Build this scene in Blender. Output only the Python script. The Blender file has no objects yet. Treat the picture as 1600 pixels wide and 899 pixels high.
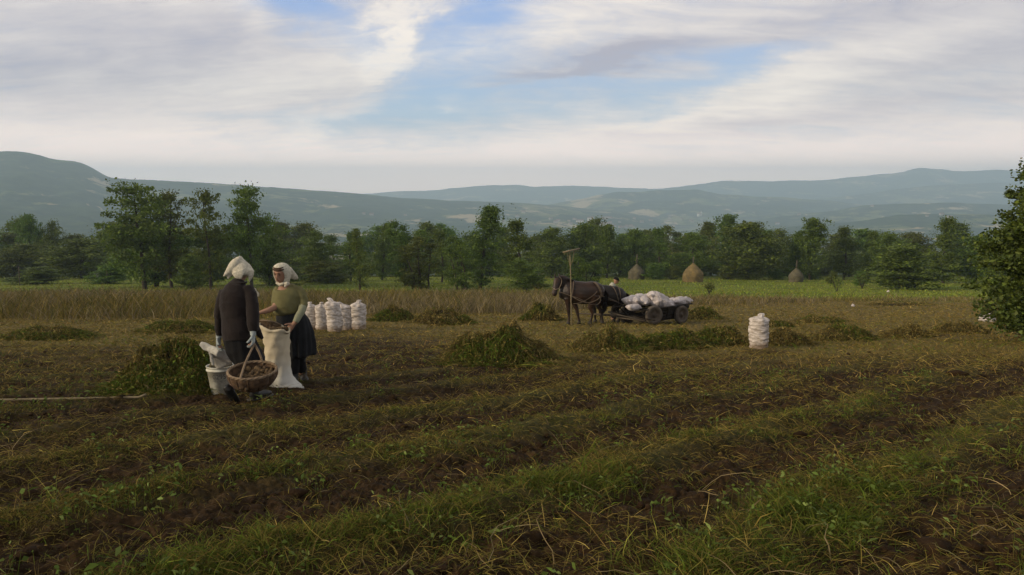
import bpy, bmesh, math, random
import numpy as np
from mathutils import Vector, Matrix, noise as mnoise
from mathutils.bvhtree import BVHTree

SC = bpy.context.scene
COL = SC.collection
R = math.radians
PITCH = R(7.1); F = 1200.0
CAM = Vector((0, 0, 1.3))

# ------------------------------------------------------------------ camera
cd = bpy.data.cameras.new('camera'); cam = bpy.data.objects.new('camera', cd); COL.objects.link(cam)
cam.location = CAM; cam.rotation_euler = (R(90) - PITCH, 0, 0)
cd.sensor_width = 36; cd.lens = 36 * F / 1600; cd.clip_start = 0.05; cd.clip_end = 90000
SC.camera = cam

# ------------------------------------------------------------------ render
SC.view_settings.view_transform = 'Standard'; SC.view_settings.look = 'None'
SC.view_settings.exposure = 0.0; SC.view_settings.gamma = 1
SC.view_settings.use_curve_mapping = False
cy = SC.cycles
cy.use_denoising = True; cy.max_bounces = 5; cy.diffuse_bounces = 3; cy.glossy_bounces = 2
cy.transparent_max_bounces = 8; cy.volume_bounces = 3; cy.transmission_bounces = 2
cy.caustics_reflective = False; cy.caustics_refractive = False

# ------------------------------------------------------------------ node helper
class NT:
    def __init__(s, tree): s.t = tree; s.n = tree.nodes; s.l = tree.links
    def node(s, typ, **kw):
        n = s.n.new(typ)
        for k, v in kw.items(): setattr(n, k, v)
        return n
    def put(s, sock, v):
        if isinstance(v, bpy.types.NodeSocket): s.l.new(v, sock)
        elif v is not None:
            if isinstance(v, (tuple, list)) and len(v) == 3 and sock.type == 'RGBA': v = (*v, 1)
            sock.default_value = v
    def math(s, op, a, b=None, c=None, clamp=False):
        n = s.node('ShaderNodeMath', operation=op, use_clamp=clamp)
        s.put(n.inputs[0], a)
        if b is not None: s.put(n.inputs[1], b)
        if c is not None: s.put(n.inputs[2], c)
        return n.outputs[0]
    def mix(s, f, a, b, mode='MIX'):
        n = s.node('ShaderNodeMix', data_type='RGBA', blend_type=mode)
        s.put(n.inputs[0], f); s.put(n.inputs[6], a); s.put(n.inputs[7], b)
        return n.outputs[2]
    def noise(s, vec, scale, detail=4, rough=0.55, dist=0.0):
        n = s.node('ShaderNodeTexNoise'); s.put(n.inputs['Vector'], vec)
        n.inputs['Scale'].default_value = scale; n.inputs['Detail'].default_value = detail
        n.inputs['Roughness'].default_value = rough; n.inputs['Distortion'].default_value = dist
        return n.outputs[0]
    def ramp(s, f, a, b, c=0.0, d=1.0):
        n = s.node('ShaderNodeMapRange', interpolation_type='SMOOTHSTEP'); s.put(n.inputs[0], f)
        for i, v in ((1, a), (2, b), (3, c), (4, d)): s.put(n.inputs[i], v)
        return n.outputs[0]

# ------------------------------------------------------------------ world: evening sky with broken high cloud
SUN_AZ, SUN_EL = R(-112), R(20)      # azimuth from +Y towards +X: on the left, a little behind the camera
w = bpy.data.worlds.new('World'); SC.world = w; w.use_nodes = True
T = NT(w.node_tree); T.n.clear()
SKYK = 0.1
sky = T.node('ShaderNodeTexSky', sky_type='NISHITA'); sky.sun_disc = False
sky.sun_elevation = SUN_EL; sky.sun_rotation = SUN_AZ; sky.altitude = 600; sky.air_density = 1.0; sky.dust_density = 1.5
tc = T.node('ShaderNodeTexCoord'); sep = T.node('ShaderNodeSeparateXYZ'); T.l.new(tc.outputs['Generated'], sep.inputs[0])
dx, dy, dz = sep.outputs
az = T.math('ARCTAN2', dx, dy)                     # 0 straight ahead, + to the right (radians)
el = T.math('ARCSINE', T.math('MINIMUM', dz, 0.9999))
# cloud sheet coordinates: where the sight line meets a layer overhead
den = T.math('ADD', T.math('MAXIMUM', dz, 0.0), 0.20)
cx_ = T.math('DIVIDE', dx, den); cy_ = T.math('DIVIDE', dy, den)
cv = T.node('ShaderNodeCombineXYZ'); T.put(cv.inputs[0], cx_); T.put(cv.inputs[1], cy_)
rot = T.node('ShaderNodeMapping'); T.l.new(cv.outputs[0], rot.inputs[0])
rot.inputs['Rotation'].default_value = (0, 0, R(30)); rot.inputs['Scale'].default_value = (0.75, 1.9, 1)
V = rot.outputs[0]
n1 = T.noise(V, 1.5, 8, 0.55, 0.4)
n2 = T.noise(V, 4.6, 7, 0.62, 0.8)
ev = T.node('ShaderNodeCombineXYZ'); T.put(ev.inputs[0], az); T.put(ev.inputs[1], T.math('MULTIPLY', el, 2.2))
nl = T.noise(ev.outputs[0], 5.0, 9, 0.62, 0.5)
nw = T.noise(ev.outputs[0], 14.0, 8, 0.66, 0.6)
nl_w = T.math('MULTIPLY', T.math('SUBTRACT', nl, 0.5), 0.24)
n1_w = T.math('MULTIPLY', T.math('SUBTRACT', n1, 0.5), 0.22)
azw = T.math('ADD', az, nl_w); elw = T.math('ADD', el, T.math('MULTIPLY', n1_w, 0.55))
def blob(px, py, rx, ry, ang=0.0):
    """soft patch of sky: centre and radii given as photo pixels, turned into azimuth and elevation"""
    a0 = math.atan((px - 800) / F); e0 = math.atan((449.5 - py) / F) - PITCH
    A = T.math('SUBTRACT', azw, a0); E = T.math('SUBTRACT', elw, e0)
    c, s_ = math.cos(R(ang)), math.sin(R(ang))
    u = T.math('ADD', T.math('MULTIPLY', A, c), T.math('MULTIPLY', E, s_))
    v = T.math('SUBTRACT', T.math('MULTIPLY', E, c), T.math('MULTIPLY', A, s_))
    u = T.math('DIVIDE', u, rx / F); v = T.math('DIVIDE', v, ry / F)
    q = T.math('ADD', T.math('MULTIPLY', u, u), T.math('MULTIPLY', v, v))
    return T.math('EXPONENT', T.math('MULTIPLY', q, -1.0))
def total(parts):
    t = None
    for k, b in parts:
        b = T.math('MULTIPLY', b, k); t = b if t is None else T.math('ADD', t, b)
    return t
clear = total([(1.0, blob(450, 20, 120, 45, -30)), (0.95, blob(690, 120, 150, 62, 25)), (1.0, blob(760, 20, 110, 32, 20)),
               (0.95, blob(1130, 118, 190, 26, 20)), (0.85, blob(880, 150, 190, 45, 14)), (0.5, blob(560, 60, 150, 30, -40)),
               (0.35, blob(420, 208, 120, 22, 0)), (0.7, blob(640, 185, 160, 26, 12))])
white = total([(1.0, blob(610, 75, 110, 26, 50)), (0.9, blob(450, 125, 190, 40, 18)), (0.5, blob(400, 45, 40, 22, -50)),
               (0.75, blob(693, 165, 48, 9, 20)), (0.6, blob(575, 180, 55, 16, 25)), (0.5, blob(850, 35, 170, 26, 15)),
               (0.55, blob(1300, 105, 260, 32, 16)), (0.35, blob(1000, 210, 300, 30, 8)), (0.9, blob(505, 214, 36, 15, 0)), (0.5, blob(60, 10, 260, 18, 0)), (0.5, blob(1130, 160, 260, 24, 12))])
dark = total([(1.0, blob(960, 92, 95, 20, 12)), (0.7, blob(840, 125, 80, 12, 12)), (0.6, blob(290, 70, 330, 60, -8)),
              (0.6, blob(130, 150, 280, 45, 0)), (0.8, blob(1380, 35, 380, 34, 8)), (0.8, blob(1570, 90, 190, 36, 10)),
              (0.55, blob(1300, 190, 350, 16, 6)), (0.4, blob(1100, 220, 200, 8, 3))])
cover = T.math('SUBTRACT', T.math('ADD', T.math('ADD', 0.92, T.math('MULTIPLY', T.math('SUBTRACT', n1, 0.5), 1.1)),
               T.math('MULTIPLY', T.math('SUBTRACT', n2, 0.5), 0.9)), T.math('MULTIPLY', clear, 1.0))
cover = T.math('ADD', cover, T.math('MULTIPLY', white, 0.5))
cover = T.math('ADD', cover, T.math('MULTIPLY', T.math('SUBTRACT', nw, 0.5), 1.1))
cover = T.math('ADD', cover, T.math('MULTIPLY', dark, 0.5))
mask = T.math('ADD', 0.10, T.math('MULTIPLY', 0.90, T.ramp(cover, -0.60, 1.25)))
lum = T.math('ADD', T.math('ADD', 0.5, T.math('MULTIPLY', white, 0.45)), T.math('MULTIPLY', T.math('SUBTRACT', n2, 0.5), 0.65))
lum = T.math('ADD', lum, T.math('MULTIPLY', T.math('SUBTRACT', n1, 0.5), 0.9))
lum = T.math('SUBTRACT', lum, T.math('MULTIPLY', dark, 0.45))
lum = T.math('ADD', lum, T.math('MULTIPLY', T.math('SUBTRACT', nw, 0.5), 0.35))
lum = T.math('MAXIMUM', T.math('MINIMUM', lum, 1.25), 0.0)
K = 1.0 / SKYK
def c_(r, g, b, k=1.0): return (r * K * k, g * K * k, b * K * k)
grey = c_(0.50, 0.485, 0.57); bright = c_(1.12, 1.02, 0.92)
cloud = T.mix(T.math('MINIMUM', lum, 1.0), grey, bright)
low = T.ramp(el, -0.02, 0.13)
cloud = T.mix(low, T.mix(0.75, cloud, c_(2.75, 2.15, 1.80)), cloud)
skyb = T.mix(1.0, sky.outputs[0], (0.95, 1.15, 1.45), 'MULTIPLY')
skyb = T.mix(0.85, skyb, T.mix(T.ramp(el, 0.02, 0.28), c_(0.56, 0.76, 0.90), c_(0.27, 0.47, 0.92)))
full = T.mix(mask, skyb, cloud)
# higher overhead and behind: the same deck, a little thicker and darker
over = T.ramp(el, 0.35, 0.9); full = T.mix(over, full, c_(0.41, 0.385, 0.375))
# the bright warm band of clear air low down, seen through the haze
glow = T.ramp(el, 0.085, 0.0); full = T.mix(T.math('MULTIPLY', glow, 0.8), full, c_(3.0, 2.3, 1.98))
bg = T.node('ShaderNodeBackground'); T.put(bg.inputs[0], full); bg.inputs[1].default_value = SKYK
wo = T.node('ShaderNodeOutputWorld'); T.l.new(bg.outputs[0], wo.inputs[0])

# ------------------------------------------------------------------ sun: weak, low and soft behind thin cloud
sd = bpy.data.lights.new('sun', 'SUN'); sun = bpy.data.objects.new('sun', sd); COL.objects.link(sun)
sd.energy = 3.1; sd.angle = R(12); sd.color = (1.0, 0.80, 0.54)
S = Vector((math.sin(SUN_AZ) * math.cos(SUN_EL), math.cos(SUN_AZ) * math.cos(SUN_EL), math.sin(SUN_EL)))
sun.rotation_euler = S.to_track_quat('Z', 'Y').to_euler(); sun.location = S * 50

# ------------------------------------------------------------------ projection: a photo pixel and a depth give a point in the field
def ray(px, py):
    px = float(px); py = float(py)
    u = (px - 800) / F; v = (py - 449.5) / F
    d = Vector((0, math.cos(PITCH), -math.sin(PITCH))) - v * Vector((0, math.sin(PITCH), math.cos(PITCH)))
    d.x = u; return d
def P(px, py, d):
    d = float(d)
    r = ray(px, py); return CAM + r * (d / r.y)

# ------------------------------------------------------------------ smooth noise on arrays
def _h(ix, iy, seed):
    h = (ix.astype(np.int64) * 374761393 + iy.astype(np.int64) * 668265263 + seed * 974634777) & 0xffffffff
    h = ((h ^ (h >> 13)) * 1274126177) & 0xffffffff
    return ((h ^ (h >> 16)) & 0xffffff) / float(0xffffff)
def vn(x, y, seed=0):
    x = np.asarray(x, float); y = np.asarray(y, float)
    ix = np.floor(x); iy = np.floor(y); fx = x - ix; fy = y - iy
    fx = fx * fx * (3 - 2 * fx); fy = fy * fy * (3 - 2 * fy)
    a = _h(ix, iy, seed); b = _h(ix + 1, iy, seed); c = _h(ix, iy + 1, seed); d = _h(ix + 1, iy + 1, seed)
    return (a * (1 - fx) + b * fx) * (1 - fy) + (c * (1 - fx) + d * fx) * fy
def fbm(x, y, seed=0, o=4):
    t = 0; a = 0.5; s = 0
    for k in range(o):
        t = t + a * vn(x * 2 ** k + 17.3 * k, y * 2 ** k - 9.1 * k, seed + k); s += a; a *= 0.5
    return t / s

# ------------------------------------------------------------------ lie of the land
KY = np.array([-400, -60, 0, 68, 100, 133, 170, 260, 600, 1200, 2500, 4000, 8000, 40000.])
KZ = np.array([24, 7.2, 0, -8.16, -11.4, -14.1, -17.2, -27, -62, -100, -152, -172, -176, -180.])
def gz(x, y):
    """smooth height of the land (no clods)"""
    x = np.asarray(x, float); y = np.asarray(y, float)
    z = np.interp(y, KY, KZ)
    z = z + 0.10 * (vn(x / 9, y / 9, 3) - 0.5) * np.clip((y - 9) / 15, 0, 1)
    far = np.clip((y - 200) / 1500, 0, 1)
    return z + far * 46 * (fbm(x / 900, y / 900, 5, 4) - 0.5)
ROWW = 1.40
def row_u(x, y): return (x - y) / math.sqrt(2)
def weeds(x, y):
    """0..1 how weedy the strip between two dug potato rows is"""
    u = row_u(x, y) + 0.24 * (fbm(x / 1.6, y / 1.6, 21, 2) - 0.5) * 2 + 0.26 * (fbm(x / 0.35, y / 0.35, 23, 3) - 0.5)
    ph = ((u + 1.7) / ROWW) % 1.0; ph = np.minimum(ph, 1 - ph)
    s = np.clip(1 - ph / 0.29, 0, 1)
    return s
def micro(x, y):
    x = np.asarray(x, float); y = np.asarray(y, float)
    near = np.clip((16 - y) / 9, 0, 1); mid = np.clip((34 - y) / 10, 0, 1)
    s = weeds(x, y)
    z = near * (0.085 * s + 0.06 * (fbm(x * 1.3, y * 1.3, 31, 3) - 0.5))
    cl = fbm(x * 6, y * 6, 33, 4) - 0.5
    z = z + mid * (0.16 * cl * (1 - 0.5 * s) + 0.085 * np.abs(fbm(x * 17, y * 17, 35, 3) - 0.5))
    return z * 0.8 + 0.05 * (fbm(x / 1.7, y / 1.7, 37, 2) - 0.5) * np.clip((60 - y) / 20, 0, 1)
def G(px, py):
    """ground point behind a photo pixel"""
    r = ray(px, py); a, b = 1.0, 400.0
    y = np.geomspace(2.0, 400, 4000); x = CAM.x + r.x / r.y * y; z = CAM.z + r.z / r.y * y
    i = int(np.argmax(z < gz(x, y))); return Vector((x[i], y[i], float(gz(x[i], y[i]))))
def H(x, y): return float(gz(x, y) + micro(x, y))

# ------------------------------------------------------------------ object helpers
ORI = {}
def tag(o, label=None, cat=None, group=None, kind=None):
    if label: o['label'] = label
    if cat: o['category'] = cat
    if group: o['group'] = group
    if kind: o['kind'] = kind
    return o
def thing(name, loc, label, cat, group=None, rz=0.0, local=False):
    """an empty at the thing's base; parts built in field coordinates are re-based onto it unless local"""
    e = bpy.data.objects.new(name, None); COL.objects.link(e); e.location = loc; e.rotation_euler = (0, 0, rz)
    e.empty_display_size = 0.2
    tag(e, label, cat, group); ORI[e] = Vector((0, 0, 0)) if local else Vector(loc)
    return e
def link_mesh(name, me, mat, parent=None):
    o = bpy.data.objects.new(name, me); COL.objects.link(o)
    if mat is not None:
        for m in (mat if isinstance(mat, (list, tuple)) else [mat]): me.materials.append(m)
    if parent is not None:
        og = ORI[parent]
        if og.length > 0: me.transform(Matrix.Translation(-og))
        o.parent = parent; ORI[o] = og
    return o
def obj(name, bm, mat, parent=None, smooth=True, at=None):
    me = bpy.data.meshes.new(name); bm.to_mesh(me); bm.free()
    if smooth: me.polygons.foreach_set('use_smooth', [True] * len(me.polygons))
    if at is not None: me.transform(Matrix.Translation(-Vector(at)))
    o = link_mesh(name, me, mat, parent)
    if at is not None: o.location = at; ORI[o] = Vector(at)
    return o
def raw(name, verts, faces_flat, nper, mat, parent=None, col=None, smooth=False, matidx=None):
    """mesh from numpy arrays; faces all have nper corners; col = per-vertex tint written to attribute 'tint'"""
    me = bpy.data.meshes.new(name); nv = len(verts); nf = len(faces_flat) // nper
    me.vertices.add(nv); me.vertices.foreach_set('co', np.ascontiguousarray(verts, dtype=np.float32).ravel())
    me.loops.add(nf * nper); me.loops.foreach_set('vertex_index', np.ascontiguousarray(faces_flat, dtype=np.int32))
    me.polygons.add(nf); me.polygons.foreach_set('loop_start', np.arange(nf, dtype=np.int32) * nper)
    me.polygons.foreach_set('loop_total', np.full(nf, nper, dtype=np.int32))
    if smooth: me.polygons.foreach_set('use_smooth', np.ones(nf, dtype=bool))
    if col is not None:
        at = me.attributes.new('tint', 'FLOAT_COLOR', 'POINT')
        c4 = np.ones((nv, 4), dtype=np.float32); c4[:, :3] = col; at.data.foreach_set('color', c4.ravel())
    me.update(calc_edges=True); me.validate()
    return link_mesh(name, me, mat, parent)

def mat_simple(name, col, rough=0.8, bump=0.0, bscale=30, var=0.0, vscale=8, metal=0.0, spec=0.3, sheen=0.0, col2=None, wave=None):
    m = bpy.data.materials.new(name); m.use_nodes = True; t = NT(m.node_tree)
    b = t.n['Principled BSDF']; b.inputs['Roughness'].default_value = rough; b.inputs['Metallic'].default_value = metal
    b.inputs['Specular IOR Level'].default_value = spec
    if sheen: b.inputs['Sheen Weight'].default_value = sheen
    tcn = t.node('ShaderNodeTexCoord'); vec = tcn.outputs['Object']
    c = (*col, 1)
    if col2 is None: col2 = tuple(v * (1 - var) for v in col)
    if var or col2 != tuple(col):
        nz = t.noise(vec, vscale, 5, 0.6); c = t.mix(t.ramp(nz, 0.35, 0.65), (*col, 1), (*col2, 1))
    t.put(b.inputs['Base Color'], c)
    if bump:
        nb = t.noise(vec, bscale, 4, 0.6); bn = t.node('ShaderNodeBump'); bn.inputs['Strength'].default_value = bump
        bn.inputs['Distance'].default_value = 0.02; t.put(bn.inputs['Height'], nb); t.l.new(bn.outputs[0], b.inputs['Normal'])
    return m
def mat_tint(name, rough=0.85, trans=0.0, spec=0.2, objvar=0.0):
    """colour comes from the per-blade tint (its own pigment)"""
    m = bpy.data.materials.new(name); m.use_nodes = True; t = NT(m.node_tree)
    b = t.n['Principled BSDF']; a = t.node('ShaderNodeAttribute', attribute_name='tint')
    c = a.outputs['Color']
    if objvar:
        oi = t.node('ShaderNodeObjectInfo'); hs = t.node('ShaderNodeHueSaturation'); t.put(hs.inputs['Color'], c)
        t.put(hs.inputs['Hue'], t.math('ADD', 0.5 - objvar * 0.12, t.math('MULTIPLY', oi.outputs['Random'], objvar * 0.24)))
        t.put(hs.inputs['Value'], t.math('ADD', 1 - objvar, t.math('MULTIPLY', oi.outputs['Random'], objvar * 2)))
        c = hs.outputs[0]
    t.put(b.inputs['Base Color'], c); b.inputs['Roughness'].default_value = rough
    b.inputs['Specular IOR Level'].default_value = spec
    if trans:
        tr = t.node('ShaderNodeBsdfTranslucent'); t.put(tr.inputs[0], c); mx = t.node('ShaderNodeMixShader')
        mx.inputs[0].default_value = trans; t.l.new(b.outputs[0], mx.inputs[1]); t.l.new(tr.outputs[0], mx.inputs[2])
        t.l.new(mx.outputs[0], t.n['Material Output'].inputs[0])
    return m
# ------------------------------------------------------------------ ground sheet
def ground_mat():
    m = bpy.data.materials.new('soil_and_turf'); m.use_nodes = True; t = NT(m.node_tree)
    b = t.n['Principled BSDF']; b.inputs['Roughness'].default_value = 0.95; b.inputs['Specular IOR Level'].default_value = 0.12
    g = t.node('ShaderNodeNewGeometry'); pos = g.outputs['Position']
    a = t.node('ShaderNodeAttribute', attribute_name='zone'); s = t.node('ShaderNodeSeparateColor'); t.l.new(a.outputs['Color'], s.inputs[0])
    weed, straw, meadow = s.outputs[0], s.outputs[1], s.outputs[2]
    n_s = t.noise(pos, 9, 6, 0.65); n_m = t.noise(pos, 1.1, 4, 0.6); n_f = t.noise(pos, 45, 4, 0.7)
    soil = t.mix(t.ramp(n_s, 0.35, 0.68), (0.018, 0.0105, 0.0044), (0.052, 0.031, 0.0125))
    soil = t.mix(t.ramp(n_f, 0.60, 0.72), soil, (0.085, 0.050, 0.022))
    turf = t.mix(t.ramp(n_s, 0.3, 0.7), (0.040, 0.044, 0.012), (0.080, 0.070, 0.022))
    strawc = t.mix(t.ramp(n_f, 0.35, 0.65), (0.090, 0.070, 0.022), (0.18, 0.142, 0.046))
    n_md = t.noise(pos, 0.09, 5, 0.6)
    mp = t.node('ShaderNodeMapping'); t.l.new(pos, mp.inputs[0]); mp.inputs['Scale'].default_value = (0.05, 0.5, 0.3)
    n_bd = t.noise(mp.outputs[0], 1.0, 4, 0.6, 0.4)
    mead = t.mix(t.ramp(n_md, 0.35, 0.65), (0.130, 0.180, 0.015), (0.185, 0.210, 0.030))
    mead = t.mix(t.ramp(n_bd, 0.55, 0.62), mead, (0.070, 0.066, 0.022))
    mead = t.mix(t.math('MULTIPLY', t.ramp(n_s, 0.4, 0.7), 0.5), mead, (0.040, 0.060, 0.014))
    c = t.mix(weed, soil, turf)
    c = t.mix(t.ramp(t.math('ADD', straw, t.math('MULTIPLY', t.math('SUBTRACT', n_m, 0.5), 0.9)), 0.25, 0.75), c, strawc)
    c = t.mix(meadow, c, mead)
    # far country beyond the brow: woods, pasture and stubble parcels
    sx = t.node('ShaderNodeSeparateXYZ'); t.l.new(pos, sx.inputs[0])
    c = t.mix(t.ramp(sx.outputs[1], 180, 300), c, far_colour(t, pos))
    t.put(b.inputs['Base Color'], c)
    bn = t.node('ShaderNodeBump'); bn.inputs['Strength'].default_value = 0.7; bn.inputs['Distance'].default_value = 0.03
    t.put(bn.inputs['Height'], t.math('ADD', n_s, t.math('MULTIPLY', n_f, 0.5))); t.l.new(bn.outputs[0], b.inputs['Normal'])
    return m
def far_colour(t, pos, wood=0.0):
    mp = t.node('ShaderNodeMapping'); t.l.new(pos, mp.inputs[0]); mp.inputs['Scale'].default_value = (1, 1, 1.5)
    vv = mp.outputs[0]
    nz = t.noise(vv, 0.0022, 6, 0.62, 0.6); nf = t.noise(vv, 0.016, 5, 0.7); ns = t.noise(vv, 0.0055, 4, 0.6)
    vo = t.node('ShaderNodeTexVoronoi'); t.put(vo.inputs['Vector'], vv); vo.inputs['Scale'].default_value = 0.0065
    sv = t.node('ShaderNodeSeparateColor'); t.l.new(vo.outputs['Color'], sv.inputs[0])
    woodc = t.mix(t.ramp(nf, 0.35, 0.65), (0.012, 0.030, 0.010), (0.046, 0.072, 0.022))
    past = t.mix(t.ramp(ns, 0.35, 0.65), (0.085, 0.125, 0.035), (0.20, 0.20, 0.075))
    parc = t.mix(t.ramp(sv.outputs[0], 0.74, 0.78), past, (0.42, 0.34, 0.20))
    f = t.ramp(t.math('ADD', t.math('ADD', nz, -wood), t.math('MULTIPLY', t.math('SUBTRACT', nf, 0.5), 0.55)), 0.49, 0.55)
    return t.mix(f, woodc, parc)

def build_ground():
    # polar sheet centred on the camera foot, finest where the field is seen close to
    fan = np.linspace(-41, 41, 1000)
    rest = np.concatenate([np.linspace(-180, -44, 50), fan, np.linspace(44, 176, 48)])
    th = np.radians(rest)
    rr = np.concatenate([np.geomspace(0.3, 2.7, 14)[:-1], np.geomspace(2.7, 16, 560)[:-1], np.geomspace(16, 200, 300)[:-1], np.geomspace(200, 9300, 180)])
    RR, TT = np.meshgrid(rr, th, indexing='ij'); X = RR * np.sin(TT); Y = RR * np.cos(TT)
    Z = gz(X, Y) + micro(X, Y)
    nr, nt = X.shape
    v = np.stack([X, Y, Z], -1).reshape(-1, 3); v = np.vstack([v, [[0, 0, 0.0]]])
    i = np.arange(nr - 1)[:, None] * nt; j = np.arange(nt)[None, :]; j2 = (j + 1) % nt
    q = np.stack([i + j, i + nt + j, i + nt + j2, i + j2], -1).reshape(-1, 4)
    q = q[:, ::-1]
    # zones: how much weed, straw, meadow each spot of soil carries
    Xf, Yf = v[:, 0], v[:, 1]
    wd = weeds(Xf, Yf) * np.clip((20 - Yf) / 10, 0, 1) * np.clip(fbm(Xf / 0.9, Yf / 0.9, 41, 3) * 2.4 - 0.5, 0, 1)
    st = np.clip((Yf - 8) / 8, 0, 1) * 0.75 * (0.5 + fbm(Xf / 3.5, Yf / 3.5, 43, 3)) + 0.1
    st *= 1 - 0.75 * np.exp(-(((Xf + 3.3) / 2.6) ** 2 + ((Yf - 15) / 5) ** 2)) - 0.5 * np.exp(-(((Xf + 9) / 3) ** 2 + ((Yf - 13.5) / 3) ** 2))
    edge = 62 - 14 * np.clip((Xf - 14) / 20, 0, 1) + 8 * (fbm(Xf / 9, Yf / 9, 45, 3) - .5)
    md = np.clip((Yf - edge) / 10, 0, 1)
    col = np.stack([wd, np.clip(st, 0, 1), md], -1)
    me = bpy.data.meshes.new('ground')
    nv = len(v); nf = len(q); tri = np.stack([np.arange(nt), np.roll(np.arange(nt), -1), np.full(nt, nv - 1)], -1)
    loops = np.concatenate([q.ravel(), tri.ravel()]).astype(np.int32)
    me.vertices.add(nv); me.vertices.foreach_set('co', v.astype(np.float32).ravel())
    me.loops.add(len(loops)); me.loops.foreach_set('vertex_index', loops)
    me.polygons.add(nf + nt)
    st_ = np.concatenate([np.arange(nf) * 4, nf * 4 + np.arange(nt) * 3]).astype(np.int32); me.polygons.foreach_set('loop_start', st_)
    me.polygons.foreach_set('loop_total', np.concatenate([np.full(nf, 4), np.full(nt, 3)]).astype(np.int32))
    me.polygons.foreach_set('use_smooth', np.ones(nf + nt, bool))
    a = me.attributes.new('zone', 'FLOAT_COLOR', 'POINT'); c4 = np.ones((nv, 4), np.float32); c4[:, :3] = col; a.data.foreach_set('color', c4.ravel())
    me.update(calc_edges=True)
    o = link_mesh('ground', me, ground_mat()); tag(o, 'dug potato field running down to a green meadow and a wide valley', None, kind='structure')
    # coarse arrays of the far land for placing the village
    return o

# ------------------------------------------------------------------ hills
FARV, FARF = [], []
def ridge(name, prof, r_foot, r_ridge, r_back, mat, seed, rough=10.0, label=None, power=1.25, nt=420, nrr=70):
    """a range of hills: skyline profile (azimuth by photo pixel, height by pixel) at its own true distance, with slopes in front and behind"""
    xs = np.array([p[0] for p in prof], float); ys = np.array([p[1] for p in prof], float)
    px = np.linspace(xs[0], xs[-1], nt); py = np.interp(px, xs, ys)
    py = py + 3.2 * (fbm(px / 42.0, px * 0 + seed, seed, 4) - 0.5) * np.clip(rough / 10, .5, 1.5); k = np.ones(5) / 5; pp = np.pad(py, 2, mode='edge'); py = np.convolve(pp, k, 'valid')
    fr = np.concatenate([np.linspace(0, 1, nrr), np.linspace(1.03, 2, 14)])
    FR, PX = np.meshgrid(fr, px, indexing='ij'); PY = np.broadcast_to(py, PX.shape)
    u = (PX - 800) / F
    if callable(r_ridge): rd = r_ridge(PX)
    else: rd = np.full(PX.shape, float(r_ridge))
    rfo = rd * r_foot; rb = rd * r_back
    Yd = np.where(FR <= 1, rfo + (rd - rfo) * FR, rd + (rb - rd) * (FR - 1))
    X = u * Yd / math.cos(PITCH) * 1.0; Y = Yd
    v = (PY - 449.5) / F
    sl = (-math.sin(PITCH) - v * math.cos(PITCH)) / (math.cos(PITCH) - v * math.sin(PITCH))
    zr = CAM.z + sl * rd
    zg = gz(X, Y) - 6
    s = np.where(FR <= 1, FR ** power, np.clip(2 - FR, 0, 1) ** 0.8)
    nz = (fbm(X / (rd * 0.045), Y / (rd * 0.045), seed, 5) - 0.5)
    nf_ = (fbm(X / (rd * 0.006), Y / (rd * 0.006), seed + 9, 3) - 0.5)
    body = np.sin(np.clip(FR, 0, 1) * math.pi)
    Z = zg + (zr - zg) * s + rough * 6 * nz * body * np.clip((zr - zg) / 150, 0.1, 1) + rough * 0.35 * nf_ * np.clip(s * 3, 0, 1)
    nr, ntt = X.shape; vv = np.stack([X, Y, Z], -1).reshape(-1, 3)
    i = np.arange(nr - 1)[:, None] * ntt; j = np.arange(ntt - 1)[None, :]
    q = np.stack([i + j, i + j + 1, i + ntt + j + 1, i + ntt + j], -1).reshape(-1, 4)
    o = raw(name, vv, q.ravel(), 4, mat, smooth=True)
    tag(o, label, None, kind='structure')
    FARF.append(q + sum(len(a) for a in FARV)); FARV.append(vv)
    return o
def hill_mat(name, wood):
    m = bpy.data.materials.new(name); m.use_nodes = True; t = NT(m.node_tree)
    b = t.n['Principled BSDF']; b.inputs['Roughness'].default_value = 1.0; b.inputs['Specular IOR Level'].default_value = 0.0
    g = t.node('ShaderNodeNewGeometry'); t.put(b.inputs['Base Color'], far_colour(t, g.outputs['Position'], wood))
    return m

ground = build_ground()
hm_w = hill_mat('wooded_slope', 0.06); hm_p = hill_mat('farmed_slope', 0.0)
ridge('hills', [(-700, 262), (-300, 240), (-60, 236), (0, 237), (40, 236), (70, 240), (100, 249), (135, 252), (160, 264), (178, 276), (200, 279), (260, 282), (330, 286), (400, 291), (480, 297),
      (540, 301), (600, 307), (650, 311), (700, 313), (760, 315), (820, 318), (880, 322), (940, 328), (1000, 336), (1060, 350)], 0.42, lambda p: 2900 + 1.2 * np.clip(p, 0, 1000), 1.5, hm_w, 61, 9,
      'long wooded mountain ridge falling away to the right', 1.5)
ridge('hills', [(780, 330), (850, 321), (900, 312), (930, 305), (965, 299), (1000, 301), (1045, 296), (1085, 296), (1120, 304), (1200, 308), (1260, 312), (1330, 318), (1420, 326)],
      0.72, 5000, 1.3, hm_p, 71, 12, 'pale rounded hills behind the valley town', 1.3)
ridge('hills', [(1130, 352), (1190, 342), (1250, 334), (1300, 330), (1340, 322), (1400, 318), (1480, 317), (1560, 320), (1640, 322), (1900, 316)],
      0.8, 3700, 1.3, hm_w, 81, 8, 'low dark wooded rise on the right of the valley', 1.3)
ridge('hills', [(1090, 372), (1180, 362), (1250, 352), (1330, 346), (1400, 336), (1480, 334), (1560, 336), (1700, 334), (1900, 338)],
      0.7, 2600, 1.3, hm_w, 83, 6, 'near dark rise beyond the trees on the right', 1.3)
ridge('hills', [(1180, 318), (1280, 311), (1340, 304), (1400, 296), (1440, 291), (1500, 287), (1560, 286), (1620, 285), (1900, 280)],
      0.72, 6200, 1.25, hm_w, 91, 12, 'blue middle range below the high mountains', 1.3)
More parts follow.
